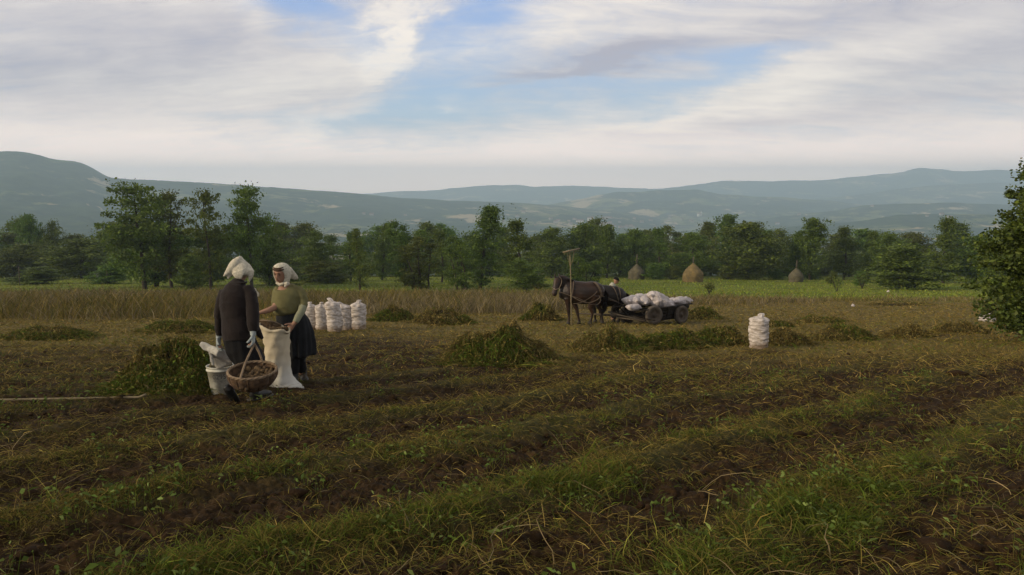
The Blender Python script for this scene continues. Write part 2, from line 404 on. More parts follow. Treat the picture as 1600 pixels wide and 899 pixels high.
ridge('hills', [(1000, 296), (1060, 291), (1120, 283), (1180, 284), (1240, 283), (1290, 281), (1350, 274), (1400, 268), (1428, 262), (1460, 265), (1500, 268), (1545, 266), (1600, 269), (1800, 270), (2000, 275)],
      0.78, 7800, 1.12, hm_w, 95, 16, 'faint high mountains at the far right', 1.2)
ridge('hills', [(420, 314), (520, 306), (600, 302), (680, 296), (740, 291), (800, 290), (860, 292), (920, 290), (990, 295), (1100, 302)],
      0.78, 8200, 1.1, hm_w, 97, 14, 'very faint mountains in the haze at the centre', 1.2)

# ------------------------------------------------------------------ haze over the whole valley
def build_haze():
    bm = bmesh.new(); bmesh.ops.create_cube(bm, size=1)
    x0, x1, y0, y1, z0, z1 = -9700, 9700, -9600, 9600, -240, 290
    for v in bm.verts: v.co = Vector((x1 if v.co.x > 0 else x0, y1 if v.co.y > 0 else y0, z1 if v.co.z > 0 else z0))
    m = bpy.data.materials.new('evening_haze'); m.use_nodes = True; t = NT(m.node_tree); t.n.remove(t.n['Principled BSDF'])
    pv = t.node('ShaderNodeVolumePrincipled'); pv.inputs['Color'].default_value = (0.62, 0.82, 1.0, 1)
    pv.inputs['Density'].default_value = HAZE; pv.inputs['Anisotropy'].default_value = 0.1
    t.l.new(pv.outputs[0], t.n['Material Output'].inputs['Volume'])
    o = obj('haze', bm, m, smooth=False); tag(o, 'thin blue evening haze filling the valley', None, kind='stuff')
    o.display_type = 'WIRE'
HAZE = 2.35e-4
build_haze()
# ------------------------------------------------------------------ strands: ribbons for grass, straw, vines
RNG = np.random.default_rng(7)
def strands(pts, width, col, base_frac=1.0, tipw=0.08):
    """pts (n,k+1,3) centre lines, width (n,), col (n,3) -> verts, quads, per-vertex colours"""
    n, k1, _ = pts.shape
    d = pts[:, -1] - pts[:, 0]; a = RNG.normal(size=(n, 3)); a[:, 2] *= 0.6
    s = np.cross(d, a); s /= np.linalg.norm(s, axis=1, keepdims=True) + 1e-9
    prof = np.interp(np.linspace(0, 1, k1), [0, 0.45, 1], [base_frac, 1.0, tipw])
    off = s[:, None, :] * (width[:, None] * prof[None, :] * 0.5)[..., None]
    v = np.stack([pts - off, pts + off], 2).reshape(-1, 3)
    b = (np.arange(n) * k1 * 2)[:, None] + (np.arange(k1 - 1) * 2)[None, :]
    q = np.stack([b, b + 1, b + 3, b + 2], -1).reshape(-1, 4)
    return v, q, np.repeat(col, k1 * 2, 0)
def arcs(base, L, lean, azi, k=2, droop=0.35, wig=0.0):
    """curved centre lines growing from base: lean in radians from upright at the root, drooping further to the tip"""
    n = len(L); t = np.linspace(0, 1, k + 1)
    p = np.zeros((n, k + 1, 3)); p[:, 0] = base; seg = L / k
    for i in range(k):
        le = lean + droop * (i + 0.5) / k * 2
        aa = azi + (RNG.normal(size=n) * wig if wig else 0); azi = aa
        dvec = np.stack([np.sin(le) * np.cos(aa), np.sin(le) * np.sin(aa), np.cos(le)], -1)
        p[:, i + 1] = p[:, i] + dvec * seg[:, None]
    return p
def pick(cols, n, jit=0.30):
    c = np.array(cols)[RNG.integers(0, len(cols), n)]; return np.clip(c * np.exp(RNG.normal(size=(n, 1)) * jit), 0.004, 1)
def scatter(n, y0, y1, margin=110, power=1.0):
    u = RNG.random(n) ** power; y = y0 * (y1 / y0) ** u
    px = RNG.uniform(-margin, 1600 + margin, n); x = (px - 800) / F * y * 1.03
    return x, y
def onland(x, y, sink=0.01): return np.stack([x, y, gz(x, y) + micro(x, y) - sink], -1)

M_BLADE = mat_tint('grass_blade', 0.85, 0.25); M_STRAW = mat_tint('straw', 0.9, 0.12)
M_LEAF = mat_tint('leaf', 0.6, 0.3, 0.3, 0.24); M_SOIL = mat_simple('clod', (0.036, 0.021, 0.010), 0.95, 0.6, 60, 0.4, 12, spec=0.1)
def trunk_mat():
    return mat_simple('bark', (0.055, 0.044, 0.034), 0.9, 0.6, 25, 0.5, 6)
M_BARK = trunk_mat()
GREENS = [(0.088, 0.13, 0.013), (0.065, 0.101, 0.011), (0.125, 0.163, 0.021), (0.138, 0.146, 0.025), (0.056, 0.081, 0.011)]
OLIVE = [(0.142, 0.124, 0.025), (0.176, 0.13, 0.03), (0.108, 0.096, 0.019), (0.209, 0.153, 0.042)]
STRAW = [(0.273, 0.188, 0.058), (0.208, 0.135, 0.04), (0.351, 0.25, 0.088), (0.13, 0.08, 0.026), (0.182, 0.131, 0.036)]

def bare(x, y):
    """trampled ground round the people, the bucket and the heaps' edges"""
    return 1 - np.exp(-(((x + 2.75) / 1.0) ** 2 + ((y - 8.7) / 1.3) ** 2) ** 2)
def near_weeds():
    V, Q, C = [], [], []; off = 0
    def add(v, q, c):
        nonlocal off
        V.append(v); Q.append(q + off); C.append(c); off += len(v)
    # grass growing in the strips between the dug rows, in tufts
    nt = 15000; x, y = scatter(nt * 4, 2.9, 20)
    s = weeds(x, y) * np.clip(fbm(x / 0.6, y / 0.6, 51, 3) * 3.6 - 1.35, 0, 1) ** 0.8
    s = s * np.clip(0.25 + 1.1 * fbm(x / 3.0, y / 3.0, 52, 2), 0, 1)
    keep = RNG.random(len(x)) < (s * 1.15 + 0.03) * bare(x, y); x, y = x[keep], y[keep]; print('tufts', len(x))
    lush = np.clip(fbm(x / 0.55, y / 0.55, 53, 3) * 3.2 - 1.12, 0, 1) * np.clip(0.75 + x * 0.12, 0.3, 1) * np.clip((12 - y) / 6, 0.1, 1)
    m = 13; bx = np.repeat(x, m) + RNG.normal(size=len(x) * m) * 0.038; by = np.repeat(y, m) + RNG.normal(size=len(x) * m) * 0.038
    lu = np.repeat(lush, m); n = len(bx)
    L = (0.034 + 0.072 * lu) * np.clip(1.25 - by / 16, .4, 1) * RNG.lognormal(0, 0.4, n); g = pick(GREENS, n); o = pick(OLIVE, n)
    c = np.where((RNG.random(n) < 0.12 + 0.88 * lu)[:, None], g, o)
    p = arcs(onland(bx, by), L, RNG.uniform(0.05, 0.9, n), RNG.uniform(0, 6.28, n), 2, 0.5)
    add(*strands(p, np.maximum(0.0034 * RNG.lognormal(0, 0.3, n), by * 0.0005), c))
    return V, Q, C, add
def build_field_stuff():
    V, Q, C, add = near_weeds()
    o = raw('grass', np.vstack(V), np.vstack(Q).ravel(), 4, M_BLADE, col=np.vstack(C)); tag(o, 'rough green weeds left in strips between the dug rows', 'grass', kind='stuff')
    V.clear(); Q.clear(); C.clear()
    # broad-leaved weeds
    def one(name, label, *parts, cat='straw', mat=M_STRAW):
        vs, qs, cs = [], [], []; off = 0
        for v, q, c in parts: vs.append(v); qs.append(q + off); cs.append(c); off += len(v)
        o = raw(name, np.vstack(vs), np.vstack(qs).ravel(), 4, mat, col=np.vstack(cs)); tag(o, label, cat, kind='stuff')
    n0 = 5200; x, y = scatter(n0, 2.9, 12); s = weeds(x, y) * np.clip(fbm(x / 0.7, y / 0.7, 61, 2) * 3 - 1.2, 0, 1)
    k = RNG.random(n0) < s * .35 + 0.015; x, y = x[k], y[k]; m = 12; n = len(x) * m
    bx = np.repeat(x, m) + RNG.normal(size=n) * 0.045; by = np.repeat(y, m) + RNG.normal(size=n) * 0.045
    b = onland(bx, by, 0); b[:, 2] += RNG.uniform(0.0, 0.11, n)
    p = arcs(b, 0.030 * RNG.lognormal(0, 0.35, n), RNG.uniform(0.6, 1.5, n), RNG.uniform(0, 6.28, n), 2, 0.4)
    st = arcs(onland(bx, by), b[:, 2] - gz(bx, by) - micro(bx, by) + 0.02, RNG.uniform(0, 0.2, n), RNG.uniform(0, 6, n), 2, 0.0)
    one('weeds', 'broad-leaved green weeds sprouting among the grass strips', strands(p, 0.017 * RNG.lognormal(0, 0.3, n), pick([(0.10, 0.15, 0.03), (0.08, 0.12, 0.02), (0.13, 0.17, 0.045)], n), 0.25, 0.1),
        strands(st, np.full(n, 0.003), pick(GREENS, n)), cat='weeds', mat=M_BLADE)
    # straw and dead vines lying about
    n = 210000; x, y = scatter(n, 2.8, 62); dens = 0.40 + 0.60 * np.clip((y - 5) / 6, 0, 1)
    dens = dens * (0.15 + 1.3 * np.clip(fbm(x / 1.1, y / 1.1, 63, 3) * 2.4 - 0.7, 0, 1)) * (0.55 + 0.45 * weeds(x, y) + np.clip((y - 12) / 10, 0, 0.4))
    dens = dens * (1 - 0.7 * np.exp(-(((x + 3.3) / 2.6) ** 2 + ((y - 15) / 5) ** 2)))
    k = RNG.random(n) < dens; x, y = x[k], y[k]; n = len(x); print('straw', n)
    L = RNG.lognormal(math.log(0.10), 0.55, n); L = np.where(y > 12, L * 1.2, L)
    b = onland(x, y, 0.004); b[:, 2] += RNG.uniform(0, 0.03, n)
    p = arcs(b, L * .85, RNG.uniform(0.7, 1.55, n), RNG.uniform(0, 6.28, n), 3, 0.25, 0.5)
    one('straw', 'dead vines and straw strewn over the dug field', strands(p, np.maximum(0.0022 * RNG.lognormal(0, 0.35, n), y * 0.00045), pick(STRAW[:2] + STRAW[3:] + OLIVE + OLIVE[:2], n) * np.array([0.92, 1.0, 0.95]) * RNG.lognormal(0, .3, (n, 1))))
    n = 500; x, y = scatter(n, 2.8, 14); L = RNG.lognormal(math.log(0.22), 0.4, n); b = onland(x, y, -0.01)
    p = arcs(b, L, RNG.uniform(0.6, 1.5, n), RNG.uniform(0, 6.28, n), 6, 0.35, 0.45)
    one('vines', 'long pale withered potato stalks lying on the soil', strands(p, 0.0036 * RNG.lognormal(0, 0.35, n), pick([(0.24, 0.19, 0.10), (0.16, 0.12, 0.06), (0.13, 0.12, 0.05)], n)), cat='vines')
    # cropped stubbly turf further out
    n = 150000; x, y = scatter(n, 8, 66); den = np.clip((y - 8) / 5, 0, 1) * (0.25 + 1.0 * np.clip(fbm(x / 2.2, y / 1.6, 65, 3) * 2.2 - 0.6, 0, 1))
    den = den * (1 - 0.85 * np.exp(-(((x + 3.3) / 2.4) ** 2 + ((y - 15) / 5) ** 2))) * (1 - 0.6 * np.exp(-(((x + 9) / 3) ** 2 + ((y - 13.5) / 3) ** 2)))
    k = RNG.random(n) < den; x, y = x[k], y[k]; n = len(x); print('turf', n)
    gr = np.clip(fbm(x / 1.8, y / 1.8, 67, 2) * 3 - 1.5, 0, 1) * np.clip((30 - y) / 16, 0, 1)
    c = np.where((RNG.random(n) < gr)[:, None], pick(GREENS[:4], n), pick(OLIVE + STRAW[:2], n))
    p = arcs(onland(x, y), 0.06 * RNG.lognormal(0, 0.45, n), RNG.uniform(0.1, 1.1, n), RNG.uniform(0, 6.28, n), 2, 0.4)
    one('turf', 'short trampled olive grass of the middle field', strands(p, np.maximum(0.005, y * 0.0007), c), cat='grass')
    # tall dry grass at the end of the field
    n = 330000; x, y = scatter(n, 25, 82, power=0.85)
    def start(x): # near edge of the standing grass
        px = 800 + x / y * F
        return np.interp(px, [-200, 300, 560, 860, 960, 1100, 1200, 1350, 1800], [25, 25, 27, 31, 42, 44, 44, 52, 60])
    edge = start(x) + 8 * (fbm(x / 4, y / 4, 71, 3) - 0.5)
    pxs = 800 + x / y * F; endy = np.interp(pxs, [-200, 860, 1000, 1250, 1400, 1800], [84, 84, 66, 60, 62, 66])
    den = np.clip((y - edge) / 9, 0, 1) * np.clip((endy - y) / 6, 0, 1) * np.clip(fbm(x / 2.5, y / 2.5, 73, 3) * 2.6 - 0.5, 0.12, 1)
    k = RNG.random(n) < den; x, y = x[k], y[k]; n = len(x); print('tall', n); pxs = pxs[k]
    hh = (0.12 + 1.05 * fbm(x / 1.5, y / 1.5, 75, 3) * (0.6 + 0.7 * fbm(x / 6, y / 6, 76, 2))) * np.interp(pxs, [-200, 860, 1000, 1400, 1700], [0.95, 0.9, 0.6, 0.55, 0.45]); L = hh * RNG.lognormal(-0.1, 0.25, n)
    tint = np.clip(fbm(x / 5, y / 5, 77, 3) * 2.6 - 0.8, 0, 1)
    c = np.where((RNG.random(n) < 0.15 + 0.6 * tint)[:, None], pick([(0.17, 0.140, 0.074), (0.24, 0.20, 0.12), (0.13, 0.105, 0.056), (0.15, 0.122, 0.068)], n), pick(OLIVE + [(0.07, 0.080, 0.02)], n))
    p = arcs(onland(x, y), L, np.abs(RNG.normal(0.08, 0.26, n)), RNG.uniform(0, 6.28, n), 3, 0.35)
    one('dry_grass', 'tall dry brownish grass standing along the field edge', strands(p, np.maximum(0.008, y * 0.00045) * RNG.lognormal(0, 0.3, n), c, 1.0, 0.5), cat='grass')
    # meadow sward
    n = 60000; x, y = scatter(n, 60, 150)
    p = arcs(onland(x, y), 0.11 * RNG.lognormal(0, 0.5, n), RNG.uniform(0.1, 0.8, n), RNG.uniform(0, 6.28, n), 2, 0.3)
    one('meadow_grass', 'short bright green grass of the mown meadow', strands(p, y * 0.0011, pick([(0.16, 0.22, 0.022), (0.19, 0.23, 0.03), (0.13, 0.18, 0.02), (0.22, 0.22, 0.04)], n)), cat='grass')
    # clods
    n = 5200; x, y = scatter(n, 2.8, 15); k = RNG.random(n) < (1 - weeds(x, y)) * 0.9; x, y = x[k], y[k]; n = len(x)
    bm = bmesh.new(); bmesh.ops.create_icosphere(bm, subdivisions=1, radius=1); tv = np.array([v.co[:] for v in bm.verts]); tf = np.array([[v.index for v in f.verts] for f in bm.faces]); bm.free()
    sz = RNG.lognormal(math.log(0.013), 0.6, n); jit = 1 + RNG.normal(size=(n, len(tv), 1)) * 0.2
    v = tv[None] * jit * sz[:, None, None] * np.array([1, 1, 0.7]) * (1 + RNG.normal(size=(n, 1, 3)) * 0.25) + onland(x, y, 0)[:, None, :]
    q = tf[None] + (np.arange(n) * len(tv))[:, None, None]
    o = raw('soil_clods', v.reshape(-1, 3), q.ravel(), 3, M_SOIL, smooth=True); tag(o, 'crumbled dark soil clods on the dug rows', 'soil', kind='stuff')
build_field_stuff()

# ------------------------------------------------------------------ trees
def tube_np(path, rad, sides=6):
    path = np.asarray(path, float); k = len(path); d = np.gradient(path, axis=0); d /= np.linalg.norm(d, axis=1, keepdims=True) + 1e-9
    ref = np.array([0.31, 0.87, 0.21]); s = np.cross(d, ref); s /= np.linalg.norm(s, axis=1, keepdims=True); t = np.cross(d, s)
    a = np.linspace(0, 2 * math.pi, sides, endpoint=False)
    ring = s[:, None] * np.cos(a)[None, :, None] + t[:, None] * np.sin(a)[None, :, None]
    v = path[:, None] + ring * np.asarray(rad)[:, None, None]; v = v.reshape(-1, 3)
    i = (np.arange(k - 1) * sides)[:, None]; j = np.arange(sides)[None]; j2 = (j + 1) % sides
    return v, np.stack([i + j, i + j2, i + sides + j2, i + sides + j], -1).reshape(-1, 4)
def tree_meshes(seed, kind, leaf=0.2, ncl=90, per=110, stems=1, tight=1.0, low=0.0):
    """a tree of height 10 and crown width about 6: trunk and limbs in one mesh, leaf clumps in another"""
    rg = np.random.default_rng(seed); TV, TQ = [], []; off = 0
    def addt(path, rad, sides=5):
        nonlocal off
        v, q = tube_np(path, rad, sides); TV.append(v); TQ.append(q + off); off += len(v)
    prof = {'cone': lambda t: (1 - t) ** 0.75 * (0.55 + 0.45 * min(1, t * 4)), 'round': lambda t: max(0, 1 - (2 * t - 0.95) ** 2) ** 0.5 * (1 - 0.12 * t) + 0.06,
            'spread': lambda t: 0.42 + 0.5 * math.sin(t * 2.9 + 0.2), 'column': lambda t: max(0, 1 - (2 * t - 0.9) ** 4) ** 0.5 * 0.62,
            'bush': lambda t: max(0, 1 - t ** 2.2) ** 0.5}[kind]
    cb = {'cone': 0.07, 'round': 0.07, 'spread': 0.12, 'column': 0.06, 'bush': 0.03}[kind]
    cen = []; tips = []
    for s in range(stems):
        bx = np.array([rg.normal() * 0.55, rg.normal() * 0.55, 0]) if stems > 1 else np.zeros(3); top = 10 * (1 if s == 0 else rg.uniform(0.7, 0.97)); lean = rg.normal(size=2) * (0.3 if stems == 1 else 1.1)
        zz = np.linspace(0, 1, 9); path = np.stack([bx[0] + lean[0] * zz ** 1.4 + np.cumsum(rg.normal(size=9)) * 0.08, bx[1] + lean[1] * zz ** 1.4 + np.cumsum(rg.normal(size=9)) * 0.08, zz * top * 0.985], -1); path[0] = bx
        path[0, 2] = -0.3
        addt(path, (0.20 if stems == 1 else 0.12) * (1 - zz) ** 0.7 + 0.015, 7)
        nb = int(ncl / stems)
        for b in range(nb):
            t = rg.random() ** ((0.9 if kind != 'bush' else 1.1) + low); t = min(t, 0.985)
            if b < 3: t = 0.94 + 0.02 * b
            h = cb + (1 - cb) * t; p0 = np.array([np.interp(h, zz, path[:, i]) for i in range(3)])
            aa = rg.uniform(0, 6.283); rmax = 3.0 * prof(t) * rg.uniform(0.35, 1.12 if low == 0 else 1.0) * (1 if rg.random() > 0.12 or low else 1.25)
            rise = {'cone': 0.25, 'round': 0.45, 'spread': 0.5, 'column': 1.2, 'bush': 0.6}[kind]
            end = p0 + np.array([math.cos(aa) * rmax, math.sin(aa) * rmax, rmax * rise * rg.uniform(0.3, 1.2) * (1 - t * 0.5)])
            end[2] = min(end[2], top * 1.02)
            mid = (p0 * 0.5 + end * 0.5) + rg.normal(size=3) * 0.12; mid[2] -= 0.05 * rmax
            if b % 2 == 0: addt([p0, mid, end], [0.05 * (1.15 - t), 0.03 * (1.15 - t), 0.008], 4)
            w = np.linspace(0.45, 1.05, max(2, int(rmax * 1.5)))
            for q in w: cen.append(p0 * (1 - q) + end * q + rg.normal(size=3) * 0.14)
    cen = np.array(cen); nc = len(cen); n = ncl * per
    idx = rg.integers(0, nc, n); sp = {'cone': .34, 'round': .42, 'spread': .33, 'column': .30, 'bush': .36}[kind] * tight
    csz = rg.lognormal(0, 0.35, nc)
    pos = cen[idx] + np.clip(rg.normal(size=(n, 3)), -1.7, 1.7) * (sp * csz[idx])[:, None] * np.array([1, 1, 0.62])
    pos[:, 2] = np.maximum(pos[:, 2], 0.05)
    d1 = rg.normal(size=(n, 3)); d1 /= np.linalg.norm(d1, axis=1, keepdims=True); d2 = np.cross(d1, rg.normal(size=(n, 3))); d2 /= np.linalg.norm(d2, axis=1, keepdims=True)
    sz = leaf * rg.lognormal(0, 0.3, n)[:, None]
    v = np.stack([pos - d1 * sz * 0.5, pos - d2 * sz * 0.32, pos + d1 * sz * 0.5, pos + d2 * sz * 0.32], 1).reshape(-1, 3)
    ctint = rg.lognormal(0, 0.16, nc)[idx][:, None]; base = np.array([[0.070, 0.112, 0.016]]) + rg.random((n, 1)) * np.array([[0.055, 0.058, 0.006]])
    col = np.repeat(base * ctint * rg.lognormal(0, 0.2, (n, 1)), 4, 0)
    return (np.vstack(TV), np.vstack(TQ)), (v, np.arange(4 * n).reshape(-1, 4), col)
LIB = {}
def tree_lib(key, seed, kind, **kw):
    (tv, tq), (lv, lq, lc) = tree_meshes(seed, kind, **kw)
    LIB[key] = (tv, tq, lv, lq, lc)
def make_tree(key, loc, h, wd, rz, label, cat='tree', group=None, name='tree', cache={}):
    e = thing(name, loc, label, cat, group, rz, local=True); e.scale = (wd / 6.0, wd / 6.0, h / 10.0)
    if key in cache:
        for part in cache[key]:
            c = part.copy(); COL.objects.link(c); c.parent = e
    else:
        tv, tq, lv, lq, lc = LIB[key]
        cache[key] = (raw('trunk', tv, tq.ravel(), 4, M_BARK, e, smooth=True), raw('crown', lv, lq.ravel(), 4, M_LEAF, e, col=lc))
    return e
tree_lib('alder', 11, 'spread', ncl=80, per=130, leaf=0.22); tree_lib('alder2', 12, 'spread', ncl=52, per=120, leaf=0.22)
tree_lib('cone1', 13, 'cone', ncl=110, per=100, leaf=0.22); tree_lib('cone2', 14, 'cone', ncl=90, per=110, leaf=0.22)
tree_lib('round1', 15, 'round', ncl=120, per=110, leaf=0.24); tree_lib('round2', 16, 'round', ncl=100, per=120, leaf=0.24, stems=2)
tree_lib('dense', 17, 'column', ncl=130, per=110, leaf=0.22); tree_lib('multi', 18, 'cone', ncl=110, per=90, leaf=0.22, stems=5)
tree_lib('bush', 19, 'bush', ncl=120, per=100, leaf=0.30, stems=3); tree_lib('round3', 20, 'round', ncl=110, per=110, leaf=0.24); tree_lib('slim', 21, 'cone', ncl=60, per=80, leaf=0.22)

def plant(key, px, top, d, wpx, label, rz=None, base=None, group=None, cat='tree', name='tree'):
    """stand a tree at the depth d under photo column px with its top at photo row top"""
    p0 = P(px, 440, d); z = float(gz(p0.x, p0.y)); t = P(px, top, d)
    hgt = (t.z - z) / 0.97; return make_tree(key, (p0.x, p0.y, z - 0.05), hgt, wpx / F * d * 1.0, rz if rz is not None else (px * 0.37) % 6.28, label, cat, group, name)
LAND = [(-30, 'the left picture edge'), (52, 'the round-topped tree at far left'), (150, 'the broad olive tree at left'), (226, 'the tallest left tree'), (328, 'the thin open tree'), (393, 'the two women'),
        (487, 'the green-shirted woman'), (562, 'the slender lone tree'), (640, 'the many-stemmed tree'), (694, 'the gap before the centre tree'), (750, 'the tallest centre tree'), (812, 'the second centre tree'), (866, 'the bay horse'), (915, 'the rake head'),
        (994, 'the greyish haystack'), (1040, 'the gap between the haystacks'), (1082, 'the golden haystack'), (1138, 'the tallest right-centre tree'), (1190, 'the lone sack'), (1243, 'the small grey haystack'), (1318, 'the pointed right-hand tree'), (1413, 'the big rounded shrub'), (1475, 'the tall tree at right'), (1565, 'the near leafy tree')]
USED = set()
def by_landmark(start, px):
    for k in range(4):
        for q, ph in sorted(LAND, key=lambda t: abs(t[0] - px))[k:k + 1]:
            o = px - q; rel = 'in line with' if abs(o) < 12 else (('just left of' if abs(o) < 42 else 'further left of') if o < 0 else ('just right of' if abs(o) < 42 else 'further right of'))
            lab = f'{start} {rel} {ph}'
            if lab not in USED: USED.add(lab); return lab
    return lab
BACK = 'trees standing close together in the back row of the wood'
for k, (px, top, wd) in enumerate([(-30, 368, 70), (5, 366, 60), (38, 352, 55), (120, 362, 70), (150, 366, 60), (190, 362, 70), (255, 350, 70), (300, 362, 60), (350, 360, 60), (450, 352, 60), (478, 362, 60), (520, 366, 60),
        (575, 362, 60), (625, 358, 60), (668, 352, 55), (705, 362, 60), (735, 366, 60), (780, 362, 60), (838, 362, 60), (900, 358, 60), (935, 354, 66), (975, 362, 60), (1008, 366, 60), (1042, 368, 60),
        (1078, 366, 60), (1110, 358, 66), (1160, 352, 66), (1190, 364, 60), (1228, 372, 60), (1300, 366, 66), (1345, 368, 60), (1380, 366, 66), (1425, 368, 70), (1500, 362, 66), (1540, 374, 66), (1580, 366, 66), (1630, 352, 80)]):
    plant(['round1', 'cone1', 'round3', 'cone2', 'round2', 'dense', 'round1', 'multi'][k % 8], px, top + ((k * 37) % 23 - 12), 178 + (k * 7) % 24, wd * (1.0 + .3 * (k % 3 == 0)), by_landmark('dark tree in the back row', px), group=BACK)
for k, (px, top) in enumerate([(x, 392 + (x * 7) % 17) for x in range(-60, 1680, 33)]):
    plant(['round3', 'bush', 'round1', 'round2'][k % 4], px, top, 160 + (k * 5) % 14, 56, by_landmark('low dark tree at the wood\'s foot', px), group='low trees filling the foot of the wood')
FR = [('round1', 52, 340, 168, 48, 'small round-topped tree at the far left of the wood'), ('round2', 87, 350, 168, 44, 'dark round tree just right of the round-topped tree at far left'),
 ('round2', 15, 384, 150, 110, 'broad olive tree at the left edge of the picture'), ('round1', 128, 376, 145, 110, 'wide olive tree between the left edge and the big ragged tree'),
 ('alder', 226, 296, 100, 116, 'big ragged open tree, tallest on the left side'), ('alder2', 268, 306, 104, 86, 'ragged tree with a forked top beside the tallest left tree'),
 ('round3', 245, 352, 108, 120, 'dense lower tree wrapped round the foot of the tall ragged one'), ('alder2', 328, 304, 98, 70, 'thin open tree with sky showing through, left of the kerchiefed woman in black'),
 ('alder', 393, 300, 102, 84, 'tall ragged tree rising behind the two women'), ('round2', 428, 346, 112, 80, 'dense tree to the right of the ragged one behind the women'),
 ('round3', 330, 362, 112, 90, 'dense dark tree in the gap behind the thin open tree'), ('round2', 487, 364, 130, 60, 'rounded tree above the green-shirted woman\'s shoulder'),
 ('slim', 562, 362, 96, 58, 'slender light tree standing alone in front of the wood'), ('cone2', 548, 366, 135, 56, 'dark pointed tree behind the slender light one'),
 ('cone1', 597, 352, 138, 54, 'pointed dark tree between the slender tree and the many-stemmed one'), ('multi', 640, 348, 112, 78, 'many-stemmed tree with several pointed tops left of centre'),
 ('multi', 652, 374, 100, 84, 'lower bushy tree on many bare stems at the meadow edge'), ('cone2', 690, 364, 125, 60, 'mid-height tree left of the tallest centre tree'),
 ('cone1', 750, 327, 103, 98, 'tallest tree of the centre, pointed and full'), ('multi', 722, 372, 98, 74, 'bushy light green tree at the left foot of the tallest centre tree'),
 ('cone2', 810, 348, 112, 90, 'pointed full tree right of the tallest centre tree'), ('round1', 862, 360, 150, 70, 'even-topped tree above the horses'),
 ('round3', 915, 352, 152, 66, 'rounded tree behind the upright rake'), ('cone1', 948, 354, 150, 60, 'dark tree with two small tips right of the rake'),
 ('round1', 990, 362, 150, 60, 'low rounded tree behind the greyish haystack'), ('cone2', 1027, 360, 148, 62, 'dark tree between the two big haystacks'),
 ('multi', 913, 402, 96, 64, 'small dense tree behind the black horses'), ('round2', 822, 405, 94, 66, 'small leafy tree with a visible stem left of the horses'),
 ('round3', 1082, 366, 148, 66, 'dull green tree above the golden haystack'), ('dense', 1138, 340, 152, 62, 'tallest dense tree of the right centre'),
 ('round1', 1168, 352, 140, 110, 'broad full tree leaning on the tallest right-centre tree'), ('round2', 1206, 376, 150, 60, 'lower tree right of the broad full one'),
 ('dense', 1264, 345, 138, 66, 'dark egg-shaped tree above the small grey haystack'), ('cone1', 1238, 366, 142, 50, 'pointed tree touching the dark egg-shaped one'),
 ('cone2', 1318, 358, 142, 66, 'pointed tree right of the egg-shaped one'), ('cone1', 1356, 364, 142, 52, 'narrow dark tree left of the big rounded shrub'),
 ('round2', 1398, 366, 128, 80, 'olive tree behind the big rounded shrub'), ('bush', 1413, 384, 98, 112, 'big rounded shrub with feathery branches at the right of the meadow'),
 ('cone2', 1475, 344, 122, 76, 'tall full tree right of the big rounded shrub'), ('round1', 1520, 372, 122, 80, 'dark low tree left of the near leafy tree'),
 ('cone1', 1560, 352, 70, 90, 'dark tree in the shade behind the near leafy tree')]
for k, px, top, d, wd, lab in FR: plant(k, px, top, d, wd * .9, lab)
BU = [(500, 408, 128, 70), (440, 415, 118, 60), (520, 418, 120, 50), (1025, 413, 140, 32), (1052, 416, 140, 26), (1138, 414, 142, 32), (1168, 418, 140, 34), (1212, 420, 140, 28), (1268, 418, 142, 28), (1300, 424, 120, 18), (1343, 424, 112, 20), (840, 436, 100, 30), (905, 434, 95, 30), (300, 400, 95, 40), (60, 418, 118, 70), (170, 415, 120, 60)]
for i, (px, top, d, wd) in enumerate(BU):
    plant('bush', px, top, d, wd, by_landmark('low grey-green bush', px), rz=i * 1.3, group='low bushes along the meadow edge', cat='bush', name='bush')
# ------------------------------------------------------------------ near leafy tree at the right edge
tree_lib('near', 31, 'bush', ncl=620, per=210, leaf=0.16, stems=6, tight=0.75, low=0.35)
LIB['near'] = LIB['near'][:4] + (LIB['near'][4] * np.array([0.80, 0.66, 0.80]) * np.repeat(np.random.default_rng(4).lognormal(0, .28, (len(LIB['near'][4]) // 4, 1)), 4, 0),)
_p = P(1712, 540, 16.0)
make_tree('near', (_p.x, _p.y, float(gz(_p.x, _p.y)) - 0.05), 4.30, 3.35, 2.6, 'big leafy tree cut off by the right edge of the picture')

# ------------------------------------------------------------------ modelling helpers
def vec(*a): return Vector(a)
def nrm(v): return v.normalized()
def loft(bm, rings, seg=14, side=Vector((1, 0, 0)), cap=0.5, open_=False):
    """tube with elliptical sections: rings of (centre, radius along side, radius across)"""
    n = len(rings); prev = None; first = None
    for i, (p, rx, ry) in enumerate(rings):
        a = rings[max(i - 1, 0)][0]; b = rings[min(i + 1, n - 1)][0]; t = nrm(b - a) if (b - a).length > 1e-9 else Vector((0, 0, 1))
        sd_ = side - t * side.dot(t)
        if sd_.length < 0.05: sd_ = Vector((0, 1, 0)) - t * t.y
        sd_.normalize(); nn = t.cross(sd_)
        ring = [bm.verts.new(p + sd_ * (math.cos(2 * math.pi * k / seg) * rx) + nn * (math.sin(2 * math.pi * k / seg) * ry)) for k in range(seg)]
        if prev:
            for k in range(seg): bm.faces.new((prev[k], prev[(k + 1) % seg], ring[(k + 1) % seg], ring[k]))
        else: first = (ring, p - t * min(rx, ry) * cap)
        prev = ring; last = (ring, p + t * min(rx, ry) * cap)
    if not open_:
        c = bm.verts.new(first[1]); r_ = first[0]
        for k in range(seg): bm.faces.new((r_[(k + 1) % seg], r_[k], c))
        c = bm.verts.new(last[1]); r_ = last[0]
        for k in range(seg): bm.faces.new((r_[k], r_[(k + 1) % seg], c))
